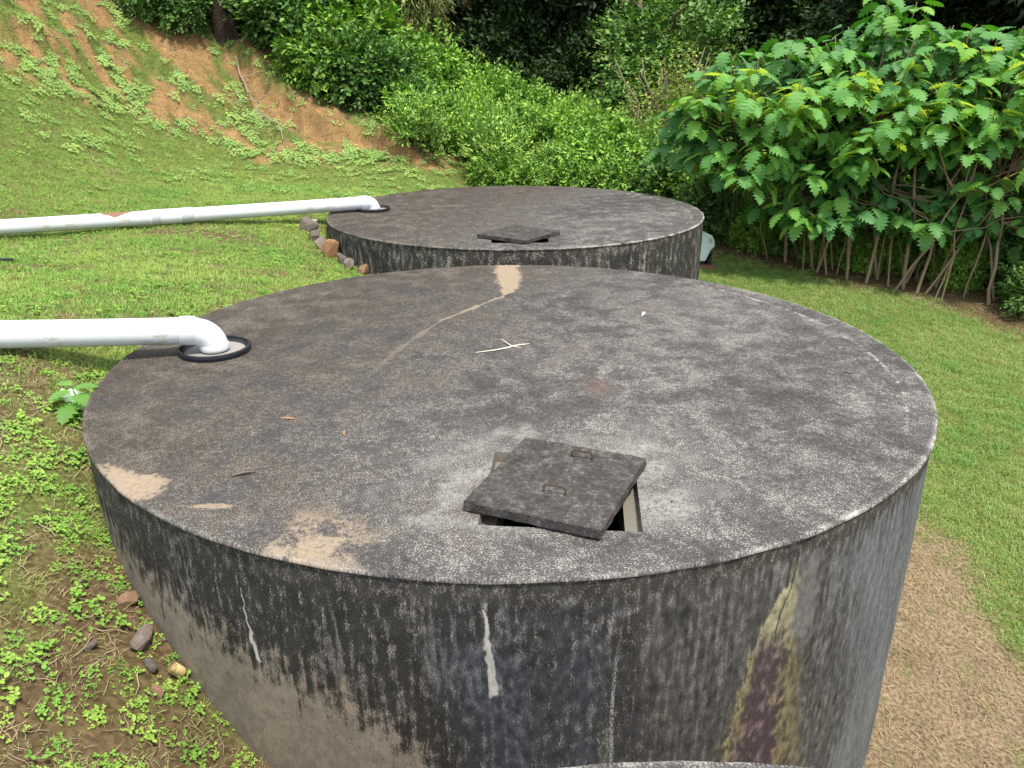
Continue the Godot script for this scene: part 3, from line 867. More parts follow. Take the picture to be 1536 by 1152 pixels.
func build_pipes() -> void:
	M.white = mat(lin(0.52, 0.56, 0.6), 0.3)
	M.tape = mat(lin(0.38, 0.41, 0.43), 0.45)
	M.black = mat(lin(0.012, 0.014, 0.02), 0.35)
	M.screen = mat(lin(0.22, 0.21, 0.2), 0.8)
	var e1 := Vector3(-1.83, 0.0, -4.64)
	var e2 := Vector3(-1.76, -0.05, -10.28)
	ring_at(e1, "round black plastic strainer rim under the pipe elbow on the middle tank")
	ring_at(e2, "round black strainer rim under the elbow of the long taped pipe, on brown concrete")
	pipe_run("feed_pipe", "smooth white plastic pipe ending in an elbow above the black strainer of the middle tank", e1, Vector3(-4.6, 0.36, -3.88), 0.135, [[0.39, 0.09, "coupling", 1.03, M.white]], pipe_material(501, 0.2))
	var p2 := pipe_run("feed_pipe", "long white plastic pipe with taped coupling and rust-red mark, reaching the far tank", e2, Vector3(-7.4, 0.085, -7.75), 0.1, [[0.385, 0.42, "coupling", 1.07, M.white], [0.405, 0.1, "tape", 1.1, M.tape], [0.35, 0.13, "tape", 1.1, M.tape]], pipe_material(505, 0.6))
	# rust-red stain: a thin scale lying on the pipe beside the coupling
	var dir := (Vector3(-7.4, 0.085, -7.75) - e2 - Vector3(0, 0.1, 0)).normalized()
	var b := MB.new()
	var sd := dir.cross(Vector3.UP).normalized()
	var upv := sd.cross(dir)
	for k in 9:
		var l := lerpf(-0.16, 0.16, k / 8.0)
		var reach := lerpf(0.05, 1.0, 1.0 - absf(k - 4.5) / 4.5) * (0.9 + 0.2 * sin(k * 3.1))
		for q in 7:
			var a := lerpf(-0.5, 0.15 + 1.1 * reach, q / 6.0)
			b.v.append(dir * l + (upv * cos(a) - sd * sin(a)) * 0.0825); b.uv.append(Vector2(k, q))
	for k in 8:
		for q in 6:
			b.quad(k * 7 + q, k * 7 + q + 1, k * 7 + q + 8, k * 7 + q + 7)
	b.smooth()
	M.rust = mat(lin(0.19, 0.1, 0.075), 0.9)
	var rs := put("rust_mark", b.mesh(), M.rust, p2)
	var start := Vector3(0, 0.1, 0) + dir * 0.085
	var along := Vector3(-7.4, 0.085, -7.75) - e2 - start
	rs.position = start + along * 0.47 + Vector3(0, -0.0115, 0)

# ------------------------------------------------------------------ vegetation meshes
func leaf4(b: MB, at: Vector3, dir: Vector3, nrm: Vector3, length: float, width: float, fold: float, col: Color) -> void:
	var side := dir.cross(nrm).normalized()
	var s := b.v.size()
	var mid := at + dir * length * 0.45
	b.v.append(at)
	b.v.append(mid + side * width * 0.5 + nrm * fold)
	b.v.append(at + dir * length - nrm * fold * 1.2)
	b.v.append(mid - side * width * 0.5 + nrm * fold)
	for k in 4: b.c.append(col)
	b.tri(s, s + 1, s + 2); b.tri(s, s + 2, s + 3)

func tint(r: RandomNumberGenerator, a: Vector3, c: Vector3) -> Color:
	var t := r.randf()
	var q := a.lerp(c, t * t) * r.randf_range(0.8, 1.2)
	return Color(q.x, q.y, q.z)

# leaves in clumps spread through a crown: rx/ry half sizes, origin at the crown's base
func foliage(seed_: int, rx: float, ry: float, clumps: int, cr: float, per: int, ll: float, lw: float, ca: Vector3, cb: Vector3, droop := 0.2, lift := 0.0) -> ArrayMesh:
	var r := RandomNumberGenerator.new(); r.seed = seed_
	var b := MB.new()
	var nz := noise(seed_, 0.9, 2)
	for k in clumps:
		var d := Vector3(r.randfn(), r.randfn() * 0.9 + 0.25, r.randfn()).normalized()
		var reach := pow(r.randf(), 0.33) * (0.82 + 0.5 * nz.get_noise_3dv(d * 1.4))
		var c := Vector3(d.x * rx, ry + d.y * ry, d.z * rx) * Vector3(reach, 1, reach)
		c.y = ry + d.y * ry * reach + lift
		if c.y < cr * 0.3: c.y = cr * 0.3 + r.randf() * 0.2
		var size := cr * r.randf_range(0.6, 1.4)
		var sprigs := maxi(2, int(per * size / cr / 7.0))
		var ctint := r.randf_range(0.75, 1.25)
		for q in sprigs:
			# a leafy twig leaving the clump; leaves stand alternately along it
			var dir := (d * 0.9 + Vector3(r.randfn(), r.randfn() * 0.8, r.randfn()) * 0.75 + Vector3(0, 0.25 - droop, 0)).normalized()
			var from := c + Vector3(r.randfn(), r.randfn(), r.randfn()) * size * 0.35
			var long := size * r.randf_range(0.7, 1.5)
			var side := dir.cross(Vector3(r.randfn(), r.randfn() + 1.5, r.randfn())).normalized()
			for w in 7:
				var f := (w + 1) / 7.0
				var sgn := 1.0 if w % 2 == 0 else -1.0
				var out := (dir * (0.45 + 0.5 * f) + side * sgn * (1.1 - 0.7 * f) + Vector3(r.randfn(), r.randfn() - droop * 0.8, r.randfn()) * 0.25).normalized()
				var nr := Vector3.UP * 0.9 + d * 0.35 + Vector3(r.randfn(), r.randfn(), r.randfn()) * 0.35
				nr = (nr - out * nr.dot(out)).normalized()
				var z := r.randf_range(0.65, 1.25)
				var col := tint(r, ca, cb)
				leaf4(b, from + dir * long * f + Vector3(0, -0.25 * droop * long * f * f, 0), out, nr, ll * z, lw * z, lw * 0.12, Color(col.r * ctint, col.g * ctint, col.b * ctint))
	return b.mesh()

func bent(r: RandomNumberGenerator, from: Vector3, to: Vector3, n: int, wob: float) -> Array:
	var pts := []
	for k in n + 1:
		var f := float(k) / n
		var w := wob * sin(PI * f)
		pts.append(from.lerp(to, f) + Vector3(r.randfn(), r.randfn() * 0.4, r.randfn()) * w * 0.5)
	return pts

func taper(a: float, c: float, n: int) -> Array:
	var o := []
	for k in n + 1: o.append(lerpf(a, c, float(k) / n))
	return o

func trunk_mesh(seed_: int, h: float, rad: float, spread: float, limbs: int) -> ArrayMesh:
	var r := RandomNumberGenerator.new(); r.seed = seed_
	var b := MB.new()
	var main := bent(r, Vector3(0, -0.3, 0), Vector3(r.randfn() * 0.3, h * 0.8, r.randfn() * 0.3), 7, h * 0.05)
	tube(b, main, taper(rad, rad * 0.35, 7), 10)
	for k in limbs:
		var at: Vector3 = main[2 + k % 5]
		var a := r.randf() * TAU
		tube(b, bent(r, at, at + Vector3(cos(a) * spread, r.randf_range(0.3, 0.6) * spread, sin(a) * spread) * r.randf_range(0.6, 1.0), 5, spread * 0.15), taper(rad * 0.4, rad * 0.08, 5), 6)
	b.smooth()
	return b.mesh()

func stems_mesh(seed_: int, h: float, spread: float, count: int, rad: float) -> ArrayMesh:
	var r := RandomNumberGenerator.new(); r.seed = seed_
	var b := MB.new()
	for k in count:
		var a := r.randf() * TAU
		var e := Vector3(cos(a) * spread * r.randf(), h * r.randf_range(0.7, 1.1), sin(a) * spread * r.randf())
		tube(b, bent(r, Vector3(e.x * 0.15, -0.15, e.z * 0.15), e, 4, h * 0.06), taper(rad, rad * 0.4, 4), 5)
	b.smooth()
	return b.mesh()

func plant(called: String, label: String, category: String, group: String, x: float, z: float, size: Vector3, stem: Mesh, stem_mat: Material, stem_name: String, leaf: Mesh, leaf_m: Material, leaf_name: String, sink := 0.05) -> Node3D:
	var t := thing(called, label, category, Vector3(x, ground(x, z) - sink, z), rng.randf() * TAU, group)
	put(stem_name, stem, stem_mat, t).scale = size
	put(leaf_name, leaf, leaf_m, t).scale = size
	return t

func build_thicket() -> void:
	M.bark = mat(lin(0.15, 0.11, 0.075), 0.9)
	M.bark_tan = mat(lin(0.22, 0.165, 0.11), 0.9)
	M.bark_dark = mat(lin(0.035, 0.022, 0.018), 0.9)
	M.bark_dark.normal_enabled = true; M.bark_dark.normal_texture = M.grit; M.bark_dark.uv1_triplanar = true; M.bark_dark.uv1_scale = Vector3(1.2, 0.25, 1.2); M.bark_dark.normal_scale = 2.0
	M.bark_pale = mat(lin(0.24, 0.2, 0.15), 0.85)
	M.green = leaf_mat()
	# leaf tints are the leaves' own colours, young or old, mixed through each crown
	var dark := foliage(11, 0.85, 0.75, 110, 0.26, 60, 0.12, 0.075, Vector3(0.05, 0.12, 0.03), Vector3(0.15, 0.28, 0.055))
	var mid := foliage(12, 0.85, 0.72, 110, 0.27, 60, 0.12, 0.075, Vector3(0.09, 0.21, 0.035), Vector3(0.3, 0.48, 0.065))
	var yellow := foliage(13, 0.85, 0.65, 120, 0.25, 48, 0.105, 0.055, Vector3(0.11, 0.27, 0.04), Vector3(0.4, 0.58, 0.075), -0.45)
	var yellow2 := foliage(14, 0.85, 0.7, 120, 0.27, 48, 0.1, 0.045, Vector3(0.1, 0.24, 0.05), Vector3(0.42, 0.55, 0.11), -0.6)
	var stem := stems_mesh(15, 1.3, 0.8, 9, 0.018)
	var G1 := "dense green bushes on the bank above the clay scarp"
	var up := [[-5.35, -18.1, 0.95], [-4.5, -17.75, 1.05], [-3.75, -17.25, 0.95], [-3.0, -16.95, 0.85], [-5.1, -19.3, 1.45], [-4.2, -18.9, 1.4], [-3.3, -18.3, 1.25], [-2.4, -17.5, 0.85], [-4.9, -20.8, 2.1], [-3.8, -20.3, 1.8], [-2.0, -16.7, 0.65], [-5.9, -20.4, 1.5]]
	for k in up.size():
		var a: Array = up[k]
		var light := k in [2, 4, 5, 6, 8, 9, 11]
		var lab := "bright green bush rising behind others on the bank above the scarp" if light else "dense dark green bush on the bank just above the clay scarp"
		plant("bush", lab, "bush", G1 + (", bright ones" if light else ", dark ones"), a[0], a[1], Vector3(a[2], a[2] * rng.randf_range(0.95, 1.15), a[2]), stem, M.bark, "stems", mid if light else dark, M.green, "foliage")
	# the yellow-green field behind the far tank
	var fr := RandomNumberGenerator.new(); fr.seed = 77
	var spots := []
	for tries in 900:
		var x := fr.randf_range(-2.6, 4.6); var z := fr.randf_range(-25.0, -15.6)
		if x < -2.2 + (-16.0 - z) * -0.12 and z > -18: continue
		if side_of(FOOT, Vector2(x, z)) < 0.45: continue
		if x > 2.4 and z > -17.5: continue
		var ok := true
		for s in spots:
			if Vector2(s[0] - x, s[1] - z).length() < 0.82: ok = false; break
		if ok: spots.append([x, z])
		if spots.size() >= 62: break
	for s in spots:
		var sc := fr.randf_range(0.55, 0.85) * (1.0 if s[1] > -19 else 1.15)
		var flab := ["yellow-green leafy bush in the middle of the overgrown field", "yellow-green bushes, middle of the field"]
		if s[1] < -22.0: flab = ["yellow-green bush at the field's upper edge against the dark forest", "yellow-green bushes below the forest"]
		elif s[0] < -1.0: flab = ["yellow-green bush where the overgrown field meets the clay bank", "yellow-green bushes beside the clay bank"]
		elif s[1] > -17.6: flab = ["yellow-green bush right behind the lawn and the far tank's rim", "yellow-green bushes behind the far tank"]
		plant("bush", flab[0], "bush", flab[1], s[0], s[1], Vector3(sc, sc * fr.randf_range(0.8, 1.15), sc), stem, M.bark, "stems", mid if fr.randf() < 0.25 else (yellow if fr.randf() < 0.5 else yellow2), M.green, "foliage")
	for a in [[0.3, -14.9, 0.5], [1.2, -15.1, 0.55], [1.9, -14.8, 0.6], [1.6, -16.0, 0.85], [2.5, -15.6, 0.85], [2.1, -16.9, 0.95], [3.1, -16.6, 0.8], [-0.4, -15.4, 0.45]]:
		plant("bush", "mid-green leafy bush crowding behind the rim of the far tank", "bush", "green bushes right behind the far tank", a[0], a[1], Vector3(a[2], a[2], a[2]), stem, M.bark, "stems", mid, M.green, "foliage")
	for a in [[3.15, -12.9, 0.6, 1], [3.5, -13.8, 0.85, 0], [4.3, -13.6, 0.8, 0], [5.2, -13.2, 0.85, 0], [6.0, -12.9, 0.8, 0], [6.9, -12.3, 0.9, 0], [7.7, -11.6, 0.9, 0], [4.6, -14.8, 1.0, 0], [6.2, -14.4, 1.1, 0], [7.9, -13.4, 1.1, 0], [2.9, -14.4, 0.8, 1]]:
		var lab2: String = ["yellow-green undergrowth bush showing between the stems of the big-leaved shrubs", "dark green bush beside the rim of the far tank, at the lawn's edge"][a[3]]
		plant("bush", lab2, "bush", ["undergrowth behind the big-leaved shrubs", "dark bushes at the far lawn edge"][a[3]], a[0], a[1], Vector3(a[2], a[2] * 1.1, a[2]), stem, M.bark, "stems", [yellow, dark][a[3]], M.green, "foliage")
	for k in 12:
		var f := k / 11.0
		var x := lerpf(3.5, 6.5, f) + fr.randfn() * 0.1; var z := lerpf(-12.4, -10.7, f) - fr.randf() * 0.3
		var sc := fr.randf_range(0.28, 0.42)
		plant("bush", "low green bush under the big-leaved shrubs, among their stems", "bush", "low bushes under the big-leaved shrubs", x, z, Vector3(sc, sc * 1.3, sc), stem, M.bark, "stems", mid if k % 3 else dark, M.green, "foliage")
	for a in [[6.75, -9.75, 0.5], [7.3, -9.5, 0.55], [7.0, -10.4, 0.6], [7.9, -10.2, 0.7], [7.6, -8.6, 0.5]]:
		plant("bush", "low dark green bush at the end of the row of big-leaved shrubs", "bush", "low bushes at the end of the shrub row", a[0], a[1], Vector3(a[2], a[2] * 0.95, a[2]), stem, M.bark, "stems", dark, M.green, "foliage")
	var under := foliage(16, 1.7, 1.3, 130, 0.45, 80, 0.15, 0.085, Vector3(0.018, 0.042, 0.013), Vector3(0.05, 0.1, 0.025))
	for k in 19:
		var x := -4.4 + k * 0.95 + fr.randfn() * 0.25
		var z := -26.2 + 0.03 * x * x - absf(x) * 0.05 + fr.randfn() * 0.5
		var sc := fr.randf_range(0.75, 1.25)
		if x > -3.3 and x < -0.9: continue
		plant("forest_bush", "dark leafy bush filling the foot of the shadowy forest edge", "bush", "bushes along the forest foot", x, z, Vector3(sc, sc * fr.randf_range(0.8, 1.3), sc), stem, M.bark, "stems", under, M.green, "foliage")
	# shrubs at the top of the clay bank
	for a in [[-7.05, -17.25, 0.6], [-6.45, -17.2, 0.6], [-7.8, -17.7, 0.8], [-6.35, -18.4, 1.1], [-7.3, -19.0, 1.3]]:
		plant("bush", "dark green bush hanging over the top of the clay bank beside the dark trunk", "bush", "bushes at the top of the clay bank", a[0], a[1], Vector3(a[2], a[2] * 1.2, a[2]), stem, M.bark, "stems", dark, M.green, "foliage")

func build_forest() -> void:
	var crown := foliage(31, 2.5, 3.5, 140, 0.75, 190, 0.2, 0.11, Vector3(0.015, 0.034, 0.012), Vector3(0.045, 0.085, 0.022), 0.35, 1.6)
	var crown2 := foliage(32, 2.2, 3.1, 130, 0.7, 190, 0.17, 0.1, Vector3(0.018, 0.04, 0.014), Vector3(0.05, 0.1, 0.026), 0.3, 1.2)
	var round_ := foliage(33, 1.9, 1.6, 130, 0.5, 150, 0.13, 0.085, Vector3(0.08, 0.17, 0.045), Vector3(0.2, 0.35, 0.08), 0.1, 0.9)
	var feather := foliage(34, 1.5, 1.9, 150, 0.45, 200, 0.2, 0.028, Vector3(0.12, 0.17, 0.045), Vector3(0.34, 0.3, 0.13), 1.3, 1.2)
	var trunk := trunk_mesh(35, 8.0, 0.24, 2.0, 9)
	var trunk2 := trunk_mesh(36, 6.0, 0.17, 1.6, 9)
	var fr := RandomNumberGenerator.new(); fr.seed = 99
	var spots := [[-2.7, -27.5], [-1.5, -27.9], [0.6, -28.4], [2.6, -27.6], [5.0, -28.2], [7.5, -27.0], [10.0, -26.0], [12.5, -24.5], [15, -22.5], [-0.5, -31], [3.0, -31.5], [6.5, -31], [10.5, -30], [14.5, -28.5], [18, -25], [-4.5, -29], [-6.5, -26.5], [-8.5, -24.5], [9.5, -20.5], [12.5, -18.5], [11, -15.5], [17, -18], [20, -21], [-3.0, -32.5], [1.5, -34.5], [5.5, -35], [10, -34.5], [15, -33], [-10.5, -22.5], [14.5, -14]]
	for s in spots:
		var k := fr.randf_range(0.9, 1.25)
		var second := fr.randf() < 0.45
		var tlab := ["tall dark-leaved tree of the forest edge right behind the yellow-green field", "dark trees behind the field"]
		if s[1] < -29.5: tlab = ["tall dark tree deep in the forest, behind the first row of trunks", "dark trees deep in the forest"]
		elif s[0] < -4.0: tlab = ["tall dark tree above the bushes of the clay bank", "dark trees above the bank"]
		elif s[0] > 8.0: tlab = ["tall dark tree rising behind the big-leaved shrubs", "dark trees behind the big-leaved shrubs"]
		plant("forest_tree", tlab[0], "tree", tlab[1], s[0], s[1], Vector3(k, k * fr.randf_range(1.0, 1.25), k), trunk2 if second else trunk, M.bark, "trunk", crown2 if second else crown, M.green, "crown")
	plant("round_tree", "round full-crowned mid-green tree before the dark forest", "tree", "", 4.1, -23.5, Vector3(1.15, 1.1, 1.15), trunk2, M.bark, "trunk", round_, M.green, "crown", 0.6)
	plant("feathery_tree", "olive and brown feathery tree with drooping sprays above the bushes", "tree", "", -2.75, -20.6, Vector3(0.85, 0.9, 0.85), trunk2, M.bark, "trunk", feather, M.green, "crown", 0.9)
	var t := thing("dark_trunk_tree", "tree with thick dark brown trunk at the top of the clay bank", "tree", Vector3(-5.8, ground(-5.8, -17.75) - 0.15, -17.75))
	put("trunk", tube_mesh([Vector3(0.1, -1.2, 0.05), Vector3(0.0, 0.1, 0), Vector3(-0.05, 1.2, 0), Vector3(0.0, 3.0, 0), Vector3(0.1, 6.0, 0)], [0.42, 0.29, 0.26, 0.24, 0.15], 14), M.bark_dark, t)
	var cr := put("crown", crown, M.green, t)
	cr.position = Vector3(0, 3.6, -1.0)
	cr.scale = Vector3(0.9, 0.7, 0.9)
	# half-bare shrub
	var r := RandomNumberGenerator.new(); r.seed = 41
	var sx := 3.55; var sz := -17.9
	var bt := thing("bare_shrub", "straggly half-bare shrub with pale twigs and sparse yellowish leaves", "shrub", Vector3(sx, ground(sx, sz) - 0.05, sz))
	var b := MB.new()
	var lf := MB.new()
	for k in 34:
		var a := r.randf() * TAU
		var e := Vector3(cos(a) * r.randf_range(0.3, 1.5), r.randf_range(1.4, 2.9), sin(a) * r.randf_range(0.3, 1.3))
		var pts := bent(r, Vector3(e.x * 0.15, 0, e.z * 0.15), e, 6, 0.35)
		tube(b, pts, taper(0.024, 0.009, 6), 5)
		for q in 4:
			var s: Vector3 = pts[3 + q % 3]
			var tip := s + Vector3(r.randfn() * 0.3, 0.25 + r.randf() * 0.3, r.randfn() * 0.3)
			tube(b, bent(r, s, tip, 3, 0.1), taper(0.009, 0.004, 3), 4)
			for w in 26:
				var o := tip + Vector3(r.randfn(), r.randfn(), r.randfn()) * 0.13
				leaf4(lf, o, Vector3(r.randfn(), r.randfn() * 0.4 + 0.3, r.randfn()).normalized(), Vector3(r.randfn() * 0.4, 1, r.randfn() * 0.4).normalized(), 0.085, 0.045, 0.006, tint(r, Vector3(0.14, 0.22, 0.04), Vector3(0.42, 0.44, 0.09)))
	b.smooth()
	put("branches", b.mesh(), M.bark_pale, bt)
	put("foliage", lf.mesh(), M.green, bt)

# ------------------------------------------------------------------ big-leaved shrubs
func lobed_leaf(seed_: int, bend: float) -> ArrayMesh:
	# unit leaf along +z from its stalk end, five pointed lobes a side, folded along the rib and drooping
	var r := RandomNumberGenerator.new(); r.seed = seed_
	var b := MB.new()
	var outline := [[0.0, 0.03], [0.05, 0.17], [0.13, 0.2], [0.19, 0.34], [0.27, 0.22], [0.36, 0.39], [0.43, 0.22], [0.53, 0.37], [0.59, 0.19], [0.7, 0.29], [0.75, 0.13], [0.85, 0.17], [0.9, 0.06], [1.0, 0.0]]
	var place := func(u: float, s: float) -> Vector3:
		var a := bend * u
		var y := -u * sin(a) * 0.75 + absf(s) * 0.28 - s * s * 0.7
		return Vector3(s, y, u * cos(a * 0.6))
	for k in outline.size():
		var u: float = outline[k][0]; var wd: float = outline[k][1] * r.randf_range(0.9, 1.12)
		b.v.append(place.call(u * 0.97, 0.0)); b.v.append(place.call(minf(u + wd * 0.18, 1.0), wd)); b.v.append(place.call(minf(u + wd * 0.18, 1.0), -wd))
	for k in outline.size() - 1:
		var p := k * 3; var q := p + 3
		b.quad(p, q, q + 1, p + 1)
		b.quad(p, p + 2, q + 2, q)
	b.flat()
	return b.mesh()

func build_big_leaf_shrubs() -> void:
	var leaves := [lobed_leaf(1, 0.7), lobed_leaf(2, 1.0), lobed_leaf(3, 1.5), lobed_leaf(4, 0.3), lobed_leaf(5, 1.2), lobed_leaf(6, 0.5)]
	var greens := []
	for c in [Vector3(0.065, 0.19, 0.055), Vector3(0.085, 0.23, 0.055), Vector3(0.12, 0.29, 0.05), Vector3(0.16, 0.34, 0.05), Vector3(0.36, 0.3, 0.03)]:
		var m := mat(lin(c.x, c.y, c.z), 0.55)
		m.cull_mode = BaseMaterial3D.CULL_DISABLED
		m.backlight_enabled = true; m.backlight = Color(0.7, 0.8, 0.25)
		greens.append(m)
	var tinted := leaf_mat(Color.WHITE, 0.55, 0.8)
	var cam := Vector3(0, 1.6, 0)
	var r := RandomNumberGenerator.new(); r.seed = 2024
	# base, crown centre, crown half sizes, number of sprays, label
	var specs := [
		[Vector3(4.25, 0, -11.35), Vector3(3.72, 0.9, -11.6), Vector3(1.5, 1.12, 1.2), 235, "big-leaved shrub at the row's end by the far tank, one limb reaching out", [Vector3(4.25, 0, -11.35), Vector3(4.4, 0, -11.3), Vector3(4.55, 0, -11.2), Vector3(4.1, 0, -11.7), Vector3(3.9, 0, -11.9)]],
		[Vector3(4.95, 0, -10.9), Vector3(5.15, 1.1, -11.6), Vector3(1.6, 1.35, 1.4), 310, "tallest big-leaved shrub in the middle of the row, on thick leaning stems", [Vector3(4.75, 0, -11.0), Vector3(4.95, 0, -10.85), Vector3(5.2, 0, -11.3), Vector3(5.05, 0, -11.6), Vector3(5.4, 0, -10.65)]],
		[Vector3(5.75, 0, -10.4), Vector3(6.65, 0.75, -10.9), Vector3(1.55, 1.4, 1.35), 290, "big-leaved shrub next to the low dark bushes, leaves hanging to the ground", [Vector3(5.5, 0, -10.5), Vector3(5.75, 0, -10.3), Vector3(6.1, 0, -10.4), Vector3(5.9, 0, -10.8), Vector3(6.3, 0, -10.1)]]]
	for s in specs:
		var base: Vector3 = s[0]
		base.y = ground(base.x, base.z)
		var t := thing("big_leaved_shrub", s[4], "shrub", base, 0.0, "row of big-leaved shrubs")
		var cc: Vector3 = s[1]; var hs: Vector3 = s[2]
		var wood := MB.new()
		# main stems up to forks below the crown
		var forks := []
		var feet: Array = s[5].duplicate()
		for k in 7: feet.append(s[5][k % 5] + Vector3(r.randfn() * 0.25, 0, -absf(r.randfn()) * 0.35))
		for st in feet:
			var f: Vector3 = st
			f.y = ground(f.x, f.z) - 0.1
			var e := Vector3(lerpf(f.x, cc.x, 0.25) + r.randfn() * 0.22, cc.y - hs.y * r.randf_range(0.1, 0.5), lerpf(f.z, cc.z, 0.4) + r.randfn() * 0.18)
			var rad := r.randf_range(0.01, 0.027)
			var pts := bent(r, f - base, e - base, 6, 0.05)
			tube(wood, pts, taper(rad, rad * 0.6, 6), 8)
			forks.append([pts[6], rad * 0.55]); forks.append([pts[4], rad * 0.5])
		var all := []
		var sprays: int = s[3]
		for k in sprays:
			var d := Vector3(r.randfn(), r.randfn() * 0.8 + 0.25, r.randfn() + 0.25).normalized()
			var reach := pow(r.randf(), 0.28)
			var tip := cc + Vector3(d.x * hs.x, d.y * hs.y, d.z * hs.z) * reach * r.randf_range(0.85, 1.1)
			if k % 9 == 0: tip = cc + Vector3(r.randf_range(0.0, 0.8) * hs.x, -hs.y * r.randf_range(0.75, 1.05), hs.z * r.randf_range(0.1, 0.9))
			var best: Array = forks[0]
			for f in forks:
				if (f[0] as Vector3).distance_to(tip - base) < (best[0] as Vector3).distance_to(tip - base) or r.randf() < 0.02: best = f
			var way := bent(r, best[0], tip - base, 4, 0.1)
			tube(wood, way, taper(minf(best[1], 0.02), 0.006, 4), 5, false)
			# a spray of big leaves round the shoot's end
			var n := r.randi_range(5, 8)
			var young := 1.1 if reach > 0.9 and d.y > 0.35 and r.randf() < 0.75 else 0.0  # paler outer upper shoots: partly young growth, partly sunlit glow painted in
			var a0 := r.randf() * TAU
			for q in n:
				var a := a0 + q * 2.4
				var pitch := r.randf_range(-0.55, 0.25)
				var out := Vector3(cos(a) * cos(pitch), sin(pitch), sin(a) * cos(pitch))
				var stalk := r.randf_range(0.05, 0.13)
				var pos: Vector3 = tip - base + out * stalk - Vector3(0, q * 0.018, 0)
				var up := (Vector3.UP + Vector3(r.randfn(), r.randfn() * 0.3, r.randfn()) * 0.25).normalized()
				var side := up.cross(out).normalized()
				up = out.cross(side).normalized()
				var size := lerpf(0.11, 0.31, sqrt(r.randf()))
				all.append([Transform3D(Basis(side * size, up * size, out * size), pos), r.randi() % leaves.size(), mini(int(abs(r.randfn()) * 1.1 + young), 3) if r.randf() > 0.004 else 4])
		wood.smooth()
		put("stems", wood.mesh(), M.bark_tan, t)
		all.sort_custom(func(p, q): return (p[0].origin + base).distance_squared_to(cam) < (q[0].origin + base).distance_squared_to(cam))
		var xf := []; xf.resize(leaves.size()); var cl := []; cl.resize(leaves.size())
		for k in leaves.size(): xf[k] = []; cl[k] = PackedColorArray()
		for k in all.size():
			if k < 300:
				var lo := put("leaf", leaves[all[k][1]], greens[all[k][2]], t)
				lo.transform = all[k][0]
			else:
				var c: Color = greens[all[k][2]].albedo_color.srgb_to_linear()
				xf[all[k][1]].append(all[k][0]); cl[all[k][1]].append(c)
		for k in leaves.size():
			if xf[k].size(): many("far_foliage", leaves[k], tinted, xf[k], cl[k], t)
	# thin straight stalks crowding under the shrubs
	var stalk := tube_mesh([Vector3(0, -0.1, 0), Vector3(0.01, 0.5, 0.0), Vector3(-0.01, 1.0, 0.02)], [0.006, 0.005, 0.003], 5)
	var sx := []; var sc := PackedColorArray()   # slender shoots
	for k in 300:
		var f := r.randf()
		var x := lerpf(3.1, 6.7, f) + r.randfn() * 0.12; var z := lerpf(-12.7, -10.4, f) - absf(r.randfn()) * 0.55
		sx.append(Transform3D(Basis.from_euler(Vector3(r.randfn() * 0.1, r.randf() * TAU, r.randfn() * 0.1)).scaled(Vector3(1, r.randf_range(0.5, 1.3), 1)), Vector3(x, ground(x, z), z)))
		var q := r.randf_range(0.7, 1.3)
		sc.append(Color(0.24 * q, 0.19 * q, 0.1 * q))
	var o := many("thin_stalks", stalk, mat(Color.WHITE, 0.8, true), sx, sc)
	tag(o, "thin brown stalks crowding the ground under the big-leaved shrubs", "undergrowth", "", "stuff")

# ------------------------------------------------------------------ grass, weeds, litter
func tuft(seed_: int, blades: int, rad: float, h0: float, h1: float, w: float, lean: float) -> ArrayMesh:
	var r := RandomNumberGenerator.new(); r.seed = seed_
	var b := MB.new()
	for k in blades:
		var a := r.randf() * TAU
		var p := Vector3(cos(r.randf() * TAU), 0, sin(r.randf() * TAU)) * rad * sqrt(r.randf())
		var h := r.randf_range(h0, h1)
		var out := Vector3(cos(a), 0, sin(a)) * h * lean * r.randf_range(0.2, 1.0)
		var sd := Vector3(-sin(a), 0, cos(a)) * w * r.randf_range(0.7, 1.2)
		if r.randf() < 0.5: sd = sd.rotated(Vector3.UP, r.randf() * TAU)
		var s := b.v.size()
		b.v.append(p - sd * 0.5); b.v.append(p + sd * 0.5)
		var m := p + out * 0.35 + Vector3(0, h * 0.62, 0)
		b.v.append(m - sd * 0.4); b.v.append(m + sd * 0.4)
		b.v.append(p + out + Vector3(0, h * 0.9, 0))
		b.quad(s, s + 1, s + 3, s + 2); b.tri(s + 2, s + 3, s + 4)
	return b.mesh()

func weed(seed_: int, count: int, spread: float, tall: float, ll: float, lw: float) -> ArrayMesh:
	var r := RandomNumberGenerator.new(); r.seed = seed_
	var b := MB.new()
	for k in count:
		var a := r.randf() * TAU
		var d := spread * sqrt(r.randf())
		var at := Vector3(cos(a) * d, tall * r.randf_range(0.3, 1.0), sin(a) * d)
		var n := 3 if r.randf() < 0.6 else 2
		var a2 := r.randf() * TAU
		for q in n:
			var aa := a2 + q * TAU / n + r.randfn() * 0.2
			var out := Vector3(cos(aa), r.randf_range(-0.15, 0.35), sin(aa)).normalized()
			var nr := (Vector3.UP + Vector3(r.randfn(), 0, r.randfn()) * 0.2)
			nr = (nr - out * nr.dot(out)).normalized()
			var f := r.randf_range(0.7, 1.25)
			# six-sided rounded leaflet
			var side := out.cross(nr).normalized()
			var s := b.v.size()
			b.v.append(at)
			for w in [[0.35, 0.42], [0.75, 0.42], [1.0, 0.0], [0.75, -0.42], [0.35, -0.42]]:
				b.v.append(at + (out * ll * w[0] + side * lw * w[1] + nr * absf(w[1]) * lw * 0.2) * f)
			for w in 4: b.tri(s, s + w + 1, s + w + 2)
	return b.mesh()

